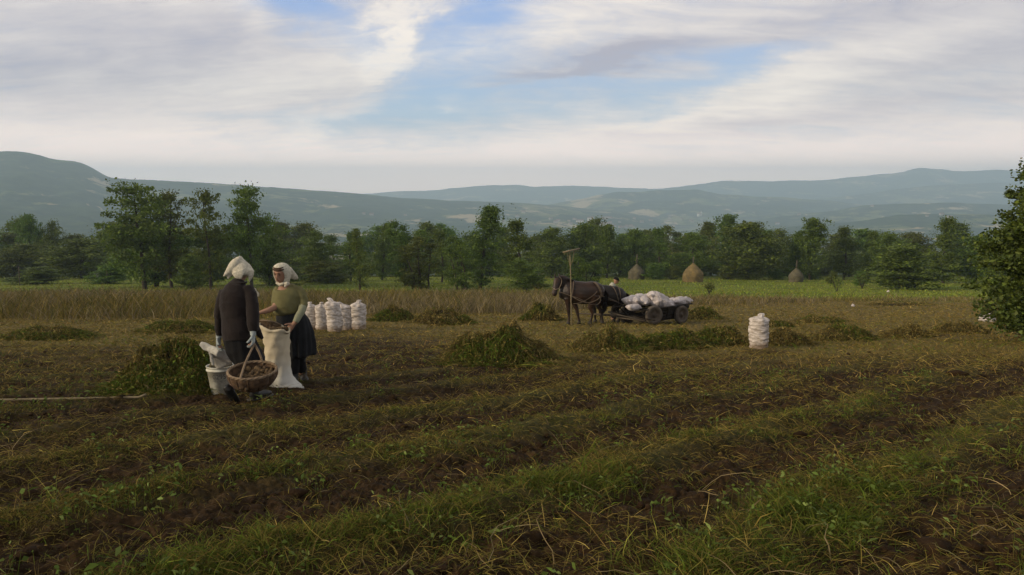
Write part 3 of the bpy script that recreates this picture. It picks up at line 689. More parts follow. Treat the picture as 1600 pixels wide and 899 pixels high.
def tube(bm, pts, r, seg=8):
    pts = [Vector(p) for p in pts]; rr = r if isinstance(r, (list, tuple)) else [r] * len(pts)
    loft(bm, [(p, q, q) for p, q in zip(pts, rr)], seg, Vector((0.3, 0.9, 0.2)))
def smooth_path(pts, n=6):
    """Catmull-Rom through points (Vector or tuples of floats)"""
    P_ = [Vector(p) for p in pts]; out = []
    for i in range(len(P_) - 1):
        a = P_[max(i - 1, 0)]; b = P_[i]; c = P_[i + 1]; d = P_[min(i + 2, len(P_) - 1)]
        for k in range(n):
            t = k / n; out.append(0.5 * ((2 * b) + (c - a) * t + (2 * a - 5 * b + 4 * c - d) * t * t + (3 * b - a - 3 * c + d) * t ** 3))
    return out + [P_[-1]]
def box(bm, o, ex, ey, ez):
    """box from corner-centre o with half extents given as vectors"""
    vs = [bm.verts.new(o + ex * i + ey * j + ez * k) for k in (-1, 1) for (i, j) in ((-1, -1), (1, -1), (1, 1), (-1, 1))]
    for f in ((3, 2, 1, 0), (4, 5, 6, 7), (0, 1, 5, 4), (1, 2, 6, 5), (2, 3, 7, 6), (3, 0, 4, 7)): bm.faces.new([vs[i] for i in f])
def solid(name, bm, mat, parent=None, voxel=0.012, smooth=3, disp=None, at=None):
    """fuse overlapping lofts into one continuous skin"""
    bmesh.ops.recalc_face_normals(bm, faces=bm.faces)
    me = bpy.data.meshes.new('t'); bm.to_mesh(me); bm.free(); o = bpy.data.objects.new('t', me); COL.objects.link(o)
    m = o.modifiers.new('r', 'REMESH'); m.mode = 'VOXEL'; m.voxel_size = voxel
    s = o.modifiers.new('s', 'SMOOTH'); s.factor = 0.5; s.iterations = smooth
    dg = bpy.context.evaluated_depsgraph_get(); me2 = bpy.data.meshes.new_from_object(o.evaluated_get(dg)); bpy.data.objects.remove(o); bpy.data.meshes.remove(me)
    me2.name = name
    if disp:
        n = len(me2.vertices); co = np.empty(n * 3, np.float32); me2.vertices.foreach_get('co', co); co = co.reshape(-1, 3)
        no = np.empty(n * 3, np.float32); me2.vertices.foreach_get('normal', no); no = no.reshape(-1, 3)
        me2.vertices.foreach_set('co', disp(co.astype(float), no.astype(float)).astype(np.float32).ravel()); me2.update()
    me2.polygons.foreach_set('use_smooth', [True] * len(me2.polygons)); me2.materials.clear()
    if at is not None: me2.transform(Matrix.Translation(-Vector(at)))
    o = link_mesh(name, me2, mat, parent)
    if at is not None: o.location = at; ORI[o] = Vector(at)
    return o
def vn3(c, f, seed):
    return (vn(c[:, 0] * f[0] + c[:, 2] * f[2] * 0.7, c[:, 1] * f[1] + c[:, 2] * f[2], seed) + vn(c[:, 0] * f[0] - c[:, 1] * f[1] * 0.8, c[:, 2] * f[2], seed + 5)) / 2 - 0.5
def folds(amp, f=(14, 14, 3), seed=1, amp2=0.0, f2=(40, 40, 14)):
    def d(c, n):
        k = vn3(c, f, seed) * 2 * amp
        if amp2: k = k + vn3(c, f2, seed + 3) * 2 * amp2
        return c + n * k[:, None]
    return d
def creases(amp, f, seed, amp2=0.0, f2=30):
    def d(c, n):
        k = (.22 - np.abs(vn3(c, (f, f, f), seed))) * 2 * amp + vn3(c, (f * .5,) * 3, seed + 7) * 2 * amp + (.22 - np.abs(vn3(c, (f2, f2, f2), seed + 2))) * 2 * amp2
        return c + n * k[:, None]
    return d
def hand(bm, w, d, n, thumb=1, curl=0.45, sc=1.0, spread=0.1):
    """palm, four unequal fingers and a thumb; d towards the fingers, n the way the fingers close"""
    d = nrm(d); n = nrm(n - d * n.dot(d)); s = d.cross(n) * thumb
    loft(bm, [(w, .024 * sc, .018 * sc), (w + d * .03 * sc, .034 * sc, .017 * sc), (w + d * .07 * sc, .040 * sc, .015 * sc), (w + d * .092 * sc, .038 * sc, .012 * sc)], 12, s)
    for i, L in enumerate((.072, .080, .074, .057)):
        p = w + d * (.085 - .006 * abs(i - 1)) * sc + s * (.030 - .020 * i) * sc; ang = curl * 0.5; rings = [(p - d * .02 * sc, .0095 * sc, .0095 * sc)]
        fd = nrm(d + s * spread * (1.2 - i)); r = .0095 if i < 3 else .008
        for k, q in enumerate((.45, .30, .25)):
            dv = fd * math.cos(ang) + n * math.sin(ang); rings.append((p, r * sc, r * sc)); p = p + dv * L * q * sc; ang += curl; r *= .92
        rings.append((p, r * sc, r * sc)); loft(bm, rings, 8, s)
    p = w + d * .025 * sc + s * .026 * sc; dv = nrm(d * .7 + s * .75 + n * .35); rings = [(p, .014 * sc, .014 * sc)]
    for L, r in ((.035, .012), (.028, .0105), (.02, .009)):
        p = p + dv * L * sc; rings.append((p, r * sc, r * sc)); dv = nrm(dv + n * .35 + d * .2)
    loft(bm, rings, 8, s)
def head(bm, c, face, up, k=1.0, chin=True):
    """skull, jaw, nose, brow and ears; face = the way it looks"""
    face = nrm(face); up = nrm(up - face * up.dot(face)); sd_ = face.cross(up)
    loft(bm, [(c - up * .10 * k + face * .035 * k, .030 * k, .035 * k), (c - up * .07 * k + face * .03 * k, .052 * k, .060 * k), (c - up * .03 * k + face * .01 * k, .066 * k, .082 * k),
              (c + up * .02 * k, .074 * k, .094 * k), (c + up * .06 * k - face * .008 * k, .070 * k, .088 * k), (c + up * .095 * k - face * .012 * k, .046 * k, .058 * k), (c + up * .108 * k - face * .012 * k, .02 * k, .025 * k)], 16, sd_)
    loft(bm, [(c + up * .018 * k + face * .086 * k, .008 * k, .008 * k), (c - up * .012 * k + face * .104 * k, .012 * k, .011 * k), (c - up * .030 * k + face * .108 * k, .017 * k, .012 * k), (c - up * .037 * k + face * .094 * k, .015 * k, .010 * k)], 8, sd_)
    loft(bm, [(c + up * .030 * k + face * .082 * k - sd_ * .045 * k, .008 * k, .008 * k), (c + up * .034 * k + face * .092 * k, .008 * k, .009 * k), (c + up * .030 * k + face * .082 * k + sd_ * .045 * k, .008 * k, .008 * k)], 8, up)
    for s in (-1, 1): loft(bm, [(c + sd_ * s * .074 * k + up * .018 * k, .012 * k, .006 * k), (c + sd_ * s * .080 * k - up * .005 * k, .013 * k, .007 * k), (c + sd_ * s * .073 * k - up * .028 * k, .007 * k, .005 * k)], 8, face)
    loft(bm, [(c - up * .058 * k + face * .086 * k - sd_ * .024 * k, .004 * k, .005 * k), (c - up * .057 * k + face * .094 * k, .006 * k, .008 * k), (c - up * .058 * k + face * .086 * k + sd_ * .024 * k, .004 * k, .005 * k)], 8, up)
    return face, up, sd_
def face_details(root, c, face, up, k, skin_dark):
    face = nrm(face); up = nrm(up - face * up.dot(face)); sd_ = face.cross(up)
    M = mat_simple('eye_dark', (0.02, 0.014, 0.01), 0.3)
    for s in (-1, 1):
        bm = bmesh.new(); e = c + face * .086 * k + up * .012 * k + sd_ * s * .030 * k
        loft(bm, [(e - sd_ * .013 * k, .002 * k, .003 * k), (e, .006 * k, .006 * k), (e + sd_ * .013 * k, .002 * k, .003 * k)], 8, up); obj('eye', bm, M, root)
        bm = bmesh.new(); b0 = c + face * .096 * k + up * .036 * k + sd_ * s * .03 * k
        loft(bm, [(b0 - sd_ * .016 * k, .0025 * k, .003 * k), (b0 + up * .003 * k, .004 * k, .004 * k), (b0 + sd_ * .018 * k - up * .004 * k - face * .006 * k, .002 * k, .003 * k)], 6, up); obj('eyebrow', bm, M, root)
    bm = bmesh.new(); m0 = c + face * .097 * k - up * .058 * k
    loft(bm, [(m0 - sd_ * .021 * k - face * .007 * k, .0025 * k, .002 * k), (m0 + face * .002 * k, .005 * k, .0045 * k), (m0 + sd_ * .021 * k - face * .007 * k, .0025 * k, .002 * k)], 8, up); obj('lips', bm, skin_dark, root)

# materials for people
M_SKIN = mat_simple('skin', (0.36, 0.205, 0.135), 0.6, 0.1, 90, 0.12, 20); M_LIP = mat_simple('lip', (0.22, 0.09, 0.07), 0.5)
M_BLACK = mat_simple('black_wool', (0.016, 0.0105, 0.009), 0.95, 0.4, 120, 0.25, 14, sheen=0.1)
M_SKIRT = mat_simple('dark_skirt', (0.008, 0.008, 0.009), 0.9, 0.3, 60, 0.2)
M_SKIRT2 = mat_simple('slate_skirt', (0.016, 0.018, 0.021), 0.9, 0.3, 60, 0.4, 10)
M_KERCH = mat_simple('white_kerchief', (0.66, 0.62, 0.50), 0.85, 0.35, 90, 0.28, 45, col2=(0.46, 0.43, 0.33))
M_OLIVE = mat_simple('olive_knit', (0.175, 0.165, 0.072), 0.95, 0.5, 140, 0.12, 10)
M_SLEEVE = mat_simple('pale_undersleeve', (0.28, 0.29, 0.19), 0.9, 0.3, 60, 0.15)
M_GLOVE = mat_simple('grey_glove', (0.40, 0.45, 0.44), 0.9, 0.3, 80, 0.25, 25)
M_BOOT = mat_simple('black_rubber', (0.018, 0.018, 0.017), 0.45, 0.2, 30, 0.4, 10, spec=0.4)
M_BOOT2 = mat_simple('muddy_rubber', (0.050, 0.055, 0.054), 0.6, 0.3, 30, 0.5, 10, spec=0.35, col2=(0.035, 0.026, 0.018))

# ------------------------------------------------------------------ woman in black, back to the camera, carrying basket and empty sack
DA = 8.15
def JA(px, py, dd=0.0): return P(px, py, DA + dd)
def woman_black():
    f = G(392, 630); root = thing('person', (f.x, f.y, H(f.x, f.y)), 'woman in black cardigan and skirt seen from behind, white kerchief, carrying a basket', 'person')
    gl = root.location.z
    X = Vector((1, 0, 0)); fr = nrm(Vector((0.35, 1, 0)))       # she faces away and a little to the right
    bm = bmesh.new()
    loft(bm, [(JA(376, 545), .13, .11), (JA(373, 520), .135, .11), (JA(370, 495, .03), .12, .10), (JA(369, 470, .06), .13, .10), (JA(369.5, 455, .10), .115, .085), (JA(371, 446, .14), .075, .065)], 18)
    loft(bm, [(JA(371, 450, .13), .055, .055), (JA(374, 438, .17), .05, .05), (JA(375, 430, .19), .05, .05)], 12)
    head(bm, JA(375.5, 424, .24), Vector((0.35, 1, -0.45)), Vector((0, 0.35, 1)))
    # right arm down to the basket handle
    wr = JA(395.5, 521, -.12); loft(bm, [(JA(388, 453, .08), .055, .055), (JA(392, 470, .02), .048, .05), (JA(394, 490, -.04), .040, .042), (JA(395, 508, -.10), .033, .034), (wr, .026, .024)], 12)
    hand(bm, wr, JA(396, 540, -.13) - wr, Vector((-1, -0.1, 0)), -1, .75)
    wl = JA(342, 526, .05); loft(bm, [(JA(353, 458, .10), .048, .048), (JA(346, 472, .085), .040, .044), (JA(343, 480, .08), .038, .040), (JA(342, 495, .06), .036, .036), (JA(342, 512, .05), .031, .031), (wl, .026, .024)], 12)
    hand(bm, wl, JA(341, 548, .02) - wl, Vector((1, -0.1, 0)), 1, .7)
    # legs: right one carries the weight, the left trails with heel raised
    an = JA(397, 606, .0); loft(bm, [(JA(383, 548), .095, .10), (JA(392, 572, .03), .068, .072), (JA(396, 590, .02), .055, .058), (an, .040, .042)], 14)
    kn = JA(384, 582, .12); a2 = JA(364, 604, -.02); loft(bm, [(JA(374, 550), .085, .09), (kn, .062, .065), (JA(374, 592, .05), .052, .055), (a2, .040, .042)], 14)
    # feet
    loft(bm, [(an, .04, .04), (Vector((an.x, an.y, gl + .06)), .038, .045), (Vector((an.x + .06, an.y + .10, gl + .04)), .036, .03), (Vector((an.x + .09, an.y + .16, gl + .03)), .03, .022)], 10)
    loft(bm, [(a2, .038, .038), (JA(360, 613, -.03), .036, .04), (JA(366, 624, .02), .034, .03)], 10)
    solid('body', bm, M_SKIN, root, .0075, 2)
    # cardigan
    bm = bmesh.new()
    loft(bm, [(JA(373, 529), .170, .145), (JA(372, 518), .170, .145), (JA(369.5, 498, .03), .154, .135), (JA(368.5, 475, .055), .165, .140), (JA(368.5, 460, .08), .160, .128), (JA(369.5, 450, .11), .118, .100), (JA(372, 444, .14), .078, .075), (JA(373.5, 439, .16), .058, .058)], 26, X, cap=.15)
    loft(bm, [(JA(385, 453, .09), .075, .070), (JA(391, 462, .05), .068, .066), (JA(394, 478, .0), .060, .060), (JA(395, 494, -.05), .056, .054), (JA(395.5, 508, -.09), .052, .048), (JA(395.5, 517, -.11), .044, .040)], 16, cap=.1)
    loft(bm, [(JA(353, 457, .10), .066, .066), (JA(347, 470, .09), .056, .060), (JA(343, 488, .07), .050, .053), (JA(342, 508, .06), .046, .047), (JA(342.5, 525, .05), .040, .040)], 16, cap=.1)
    # front edge of the open cardigan swinging out on the right
    loft(bm, [(JA(392, 490, .10), .03, .05), (JA(398, 508, .12), .035, .05), (JA(405, 524, .13), .03, .03), (JA(410, 529, .13), .012, .014)], 10)
    solid('cardigan', bm, M_BLACK, root, .009, 2, creases(.012, 8, 3, .004, 26))
    bm = bmesh.new(); tube(bm, smooth_path([JA(363, 441, .07), JA(368, 443, .05), JA(376, 443.5, .05), JA(384, 442, .09), JA(385, 440, .16)]), .012); obj('collar', bm, M_BLACK, root)
    # skirt
    bm = bmesh.new()
    loft(bm, [(JA(373, 512, .01), .150, .13), (JA(373, 528, .01), .168, .14), (JA(377, 543, .02), .175, .15), (JA(386, 556, .03), .160, .15), (JA(393, 566, .04), .150, .145), (JA(396, 580, .04), .145, .14)], 26, cap=.1)
    solid('skirt', bm, M_SKIRT, root, .01, 2, folds(.014, (18, 18, 1.5), 8))
    # boots
    bm = bmesh.new()
    loft(bm, [(JA(396, 588, .02), .062, .066), (JA(397, 598, .01), .058, .062), (Vector((an.x, an.y, gl + .12)), .050, .058), (Vector((an.x, an.y, gl + .06)), .052, .060)], 16, cap=.1)
    loft(bm, [(Vector((an.x - .02, an.y - .03, gl + .045)), .048, .045), (Vector((an.x + .03, an.y + .04, gl + .05)), .050, .050), (Vector((an.x + .08, an.y + .12, gl + .045)), .05, .042), (Vector((an.x + .11, an.y + .18, gl + .035)), .042, .03)], 14, Vector((1, -.5, 0)), cap=.5)
    b = solid('boot', bm, M_BOOT, root, .009, 2)
    bm = bmesh.new(); loft(bm, [(Vector((an.x - .05, an.y - .06, gl + .014)), .03, .014), (Vector((an.x, an.y, gl + .014)), .052, .016), (Vector((an.x + .08, an.y + .12, gl + .014)), .056, .016), (Vector((an.x + .13, an.y + .20, gl + .014)), .035, .014)], 12, Vector((1, -.5, 0)))
    obj('sole', bm, M_BOOT2, b)
    bm = bmesh.new()   # trailing boot, toe down, sole to the camera
    loft(bm, [(JA(380, 585, .09), .062, .062), (JA(373, 594, .03), .058, .060), (JA(366, 601, -.02), .052, .056)], 16, cap=.1)
    loft(bm, [(JA(353, 604, -.07), .040, .038), (JA(357, 608, -.07), .050, .046), (JA(362, 617, -.03), .054, .042), (JA(368, 626, .02), .050, .034), (JA(372, 631, .05), .035, .022)], 14, cap=.5)
    solid('boot', bm, M_BOOT, root, .009, 2)
    # gloves
    for (w_, t_, th, nn, c_, cu) in ((wr, JA(396, 540, -.13), -1, Vector((-1, -.1, 0)), .75, JA(395, 515, -.105)), (wl, JA(341, 548, .02), 1, Vector((1, -.1, 0)), .7, JA(342, 517, .052))):
        bm = bmesh.new(); hand(bm, w_, t_ - w_, nn, th, c_, 1.14); loft(bm, [(cu, .036, .036), (w_, .031, .029), (w_ + nrm(t_ - w_) * .02, .032, .024)], 12)
        solid('glove', bm, M_GLOVE, root, .0055, 1)
    # kerchief: peaked over the crown, corner lifted to the left, tied under the chin
    bm = bmesh.new(); Z = Vector((0, 0, 1))
    top = JA(375.5, 401.5, .20)
    q_ = .0064
    loft(bm, [(JA(375, 431, .18), 13 * q_, .055), (JA(375, 428, .18), 18.5 * q_, .078), (JA(376, 424, .18), 20.5 * q_, .088), (JA(377.6, 420, .19), 20 * q_, .092), (JA(377, 415, .19), 14.6 * q_, .080), (JA(376.4, 410, .19), 9.4 * q_, .058), (JA(375.8, 405, .19), 4.6 * q_, .032), (JA(375.5, 400.5, .19), 1.8 * q_, .015)], 26, X, cap=.3)
    loft(bm, [(JA(375, 403.5, .18), .030, .035), (JA(370.5, 409, .17), .050, .06), (JA(366, 415, .16), .058, .060), (JA(359.5, 422.5, .14), .044, .044), (JA(354.5, 427.5, .12), .028, .026), (JA(349, 432, .10), .006, .008)], 14, Vector((.6, 0, -.6)))
    loft(bm, [(JA(361, 426, .15), .034, .03), (JA(357, 432, .13), .022, .018), (JA(357, 436.5, .12), .008, .007)], 14, X)
    loft(bm, [(JA(391, 423, .17), .045, .045), (JA(391.5, 432, .16), .030, .026), (JA(389.5, 441, .15), .007, .008)], 14, X)
    loft(bm, [(JA(372, 424, .10), .075, .018), (JA(374, 430, .09), .060, .014), (JA(379, 433, .09), .035, .010)], 14, X)
    solid('kerchief', bm, M_KERCH, root, .0065, 9, folds(.0028, (16, 16, 10), 4))
    bm = bmesh.new(); loft(bm, [(JA(389, 446, .30), .012, .014), (JA(397, 453, .32), .026, .012), (JA(401, 461, .32), .036, .010), (JA(401, 464, .32), .030, .006)], 12)
    solid('kerchief_tail', bm, M_KERCH, root, .006, 2, folds(.003, (30, 30, 20), 6))
    return root
woman_black()

# ------------------------------------------------------------------ wicker
def wicker_mat():
    m = bpy.data.materials.new('wicker'); m.use_nodes = True; t = NT(m.node_tree); b = t.n['Principled BSDF']; b.inputs['Roughness'].default_value = 0.8
    tcn = t.node('ShaderNodeTexCoord'); nz = t.noise(tcn.outputs['Object'], 22, 4, 0.6)
    t.put(b.inputs['Base Color'], t.mix(t.ramp(nz, 0.3, 0.7), (0.042, 0.022, 0.010), (0.120, 0.068, 0.030))); return m
M_WICK = wicker_mat(); M_ROD = mat_simple('peeled_willow', (0.26, 0.19, 0.12), 0.7, 0.3, 40, 0.4, 12); M_BROWN = mat_simple('potato_skin', (0.135, 0.090, 0.042), 0.85, 0.4, 50, 0.5, 18, col2=(0.05, 0.032, 0.018))
def weave(bm, axis_pts, prof, nrod, nturn, r):
    """woven bowl: upright rods and strands of willow that pass in front of and behind them"""
    c0, ax, s, t = axis_pts
    for k in range(nrod):
        a = 2 * math.pi * k / nrod; dv = s * math.cos(a) + t * math.sin(a)
        tube(bm, [c0 + ax * z + dv * rr for rr, z in prof], r * 0.9, 5)
    zs = [z for _, z in prof]; rs = [q for q, _ in prof]; nn = nturn
    for q in range(nn):
        f = (q + .5) / nn * (len(prof) - 1); i = int(f); u = f - i; rr = rs[i] * (1 - u) + rs[min(i + 1, len(rs) - 1)] * u; z = zs[i] * (1 - u) + zs[min(i + 1, len(zs) - 1)] * u
        pts = []; N = nrod * 2
        for k in range(N + 1):
            a = 2 * math.pi * k / N; w_ = rr + r * 1.1 * (math.cos(k * math.pi + q * math.pi) if k % 2 == 0 else 0) * (1 if (k // 2 + q) % 2 else -1)
            pts.append(c0 + ax * (z + random.uniform(-.001, .001)) + (s * math.cos(a) + t * math.sin(a)) * w_)
        tube(bm, pts, r, 5)
random.seed(3)
def potatoes(name, root, pts, r, mat):
    bm = bmesh.new()
    for p in pts:
        b2 = bmesh.new(); q = r * random.uniform(.7, 1.25); mt = Matrix.Translation(p) @ Matrix.Rotation(random.uniform(0, 6), 4, Vector((random.random(), random.random(), random.random() + .1)).normalized()) @ Matrix.Diagonal((q * 1.25, q, q * .85, 1))
        bmesh.ops.create_icosphere(bm, subdivisions=2, radius=1, matrix=mt); b2.free()
    return obj(name, bm, mat, root)
def wicker_basket():
    c = P(396.5, 607.5, 7.85); root = thing('wicker_basket', c, 'round brown wicker basket with arched handle hanging from the gloved hand', 'basket')
    ax = nrm(Vector((0.02, -0.16, 1))); s = nrm(Vector((1, 0, 0)) - ax * ax.x); t = ax.cross(s)
    prof = [(.055, .0), (.11, .010), (.162, .040), (.206, .080), (.232, .120), (.245, .160), (.245, .192), (.240, .207)]
    bm = bmesh.new()
    for i in range(len(prof) - 1):       # tight inner wall behind the weave
        pass
    loftr = [(c + ax * z, q - .006, q - .006) for q, z in prof]; loft(bm, loftr, 36, s, open_=True)
    cen = bm.verts.new(c); 
    obj('lining', bm, M_WICK, root)
    bm = bmesh.new(); weave(bm, (c, ax, s, t), prof, 26, 20, .0068); obj('woven_wall', bm, M_WICK, root)
    bm = bmesh.new()
    for k in range(3):
        pts = []
        for i in range(49):
            a = 2 * math.pi * i / 48; ph = a * 9 + k * 2.09; rr = .242 + .008 * math.cos(ph); z = .207 + .008 * math.sin(ph); pts.append(c + ax * z + (s * math.cos(a) + t * math.sin(a)) * rr)
        tube(bm, pts, .0085, 6)
    obj('rim', bm, M_ROD, root)
    h = JA(396.3, 538, -.13)
    bm = bmesh.new(); fr = c + ax * .21 - t * .215 - s * .06; bk = c + ax * .21 + t * .232 + s * .04
    tube(bm, smooth_path([fr - ax * .03, fr + (h - fr) * .45 - t * .02, h - t * .03 - ax * .02, h + ax * .004, h + t * .035 - ax * .02, bk + (h - bk) * .45 + t * .02, bk - ax * .03], 8), .0115, 8); obj('handle', bm, M_ROD, root)
    pts = []
    for _ in range(150):
        a = random.uniform(0, 6.283); q = .215 * random.random() ** .5; pts.append(c + ax * (.085 + .05 * (q / .215) * (1 if math.cos(a - .6) > 0 else .2) + random.uniform(0, .035)) + (s * math.cos(a) + t * math.sin(a)) * q)
    potatoes('potatoes', root, pts, .026, M_BROWN)
wicker_basket()

# ------------------------------------------------------------------ white bucket with printed number
M_PAIL = mat_simple('white_pail', (0.74, 0.74, 0.64), 0.45, 0.1, 20, 0.2, 8, spec=0.4, col2=(0.42, 0.40, 0.32)); M_INK = mat_simple('print', (0.085, 0.085, 0.08), 0.6)
def bucket():
    g = G(341, 621); c = Vector((g.x, g.y + .10, H(g.x, g.y + .10) - .005)); hgt = .335; r0, r1 = .110, .148
    root = thing('bucket', c, 'white plastic bucket with printed digits, filled with small potatoes', 'bucket')
    prof = [(0, .0), (r0 - .006, .0), (r0, .006), (r0 + (r1 - r0) * .84, hgt * .84), (r1 + .006, hgt * .845), (r1 + .006, hgt * .885), (r1 - .001, hgt * .89), (r1, hgt * .965), (r1 + .007, hgt * .975), (r1 + .007, hgt), (r1 - .004, hgt), (r1 - .008, hgt * .8)]
    bm = bmesh.new(); N = 48; prev = None
    for q, z in prof:
        ring = [bm.verts.new(c + Vector((q * math.cos(2 * math.pi * k / N), q * math.sin(2 * math.pi * k / N), z))) for k in range(N)] if q > 0 else [bm.verts.new(c)] 
        if prev:
            for k in range(N):
                if len(prev) == 1: bm.faces.new((prev[0], ring[(k + 1) % N], ring[k]))
                else: bm.faces.new((prev[k], prev[(k + 1) % N], ring[(k + 1) % N], ring[k]))
        prev = ring
    obj('pail', bm, M_PAIL, root)
    pts = [c + Vector((math.cos(a) * q, math.sin(a) * q, hgt * .93 + random.uniform(0, .02) + .02 * (1 - q / r1))) for a, q in [(random.uniform(0, 6.283), (r1 - .03) * random.random() ** .5) for _ in range(90)]]
    potatoes('potatoes', root, pts, .022, mat_simple('muddy_potato', (0.14, 0.115, 0.055), 0.9, .4, 50, .5, 20))
    # printing wrapped on the side
    def write(txt, size, z0, a0, name):
        fc = bpy.data.curves.new(name, 'FONT'); fc.body = txt; fc.size = size; fc.resolution_u = 3; fc.fill_mode = 'BOTH'; fc.offset = -0.0006; o = bpy.data.objects.new(name, fc); COL.objects.link(o)
        dg = bpy.context.evaluated_depsgraph_get(); me = bpy.data.meshes.new_from_object(o.evaluated_get(dg)); bpy.data.objects.remove(o); bpy.data.curves.remove(fc)
        bm = bmesh.new(); bm.from_mesh(me); bmesh.ops.triangulate(bm, faces=bm.faces); bmesh.ops.subdivide_edges(bm, edges=[e for e in bm.edges if e.calc_length() > .01], cuts=2)
        for v in bm.verts:
            z = z0 + v.co.y; q = r0 + (r1 - r0) * z / hgt + .0012; a = a0 + v.co.x / q; v.co = c + Vector((math.cos(a) * q, math.sin(a) * q, z))
        bm.to_mesh(me); bm.free(); me.materials.clear(); link_mesh(name, me, M_INK, root)
    write('0295', .078, .200, R(-112 + 4), 'lettering'); write('MB 1240  16 06', .030, .165, R(-112 + 2), 'lettering')
bucket()

# ------------------------------------------------------------------ empty white sack in her left hand
M_POLY = mat_simple('woven_plastic', (0.50, 0.49, 0.44), 0.6, 0.3, 60, 0.2, 9, spec=0.4)
def empty_sack():
    o = JA(341, 549, .0); bm = bmesh.new(); S1 = Vector((.35, .1, .93))
    loft(bm, [(JA(313, 537, .16), .026, .008), (JA(321, 541, .16), .045, .016), (JA(331, 546, .14), .050, .022), (JA(341, 551, .10), .036, .024), (JA(350, 553.5, .14), .050, .020), (JA(361, 557.5, .16), .075, .022), (JA(373, 561, .18), .055, .018), (JA(383, 562, .18), .020, .008)], 20, S1)
    loft(bm, [(JA(338, 549, .14), .05, .02), (JA(341, 558, .2), .085, .022), (JA(346, 566, .24), .11, .022), (JA(350, 573, .26), .09, .014)], 18, Vector((1, 0, 0)))
    loft(bm, [(JA(328, 547, .14), .03, .012), (JA(331, 560, .16), .022, .012), (JA(333, 571, .16), .016, .008)], 10)
    x = solid('empty_sack', bm, M_POLY, None, .006, 2, folds(.013, (16, 16, 16), 12, .003, (60, 60, 60)), at=o)
    tag(x, 'crumpled empty white sack clutched over the bucket by the woman in black', 'sack')
empty_sack()

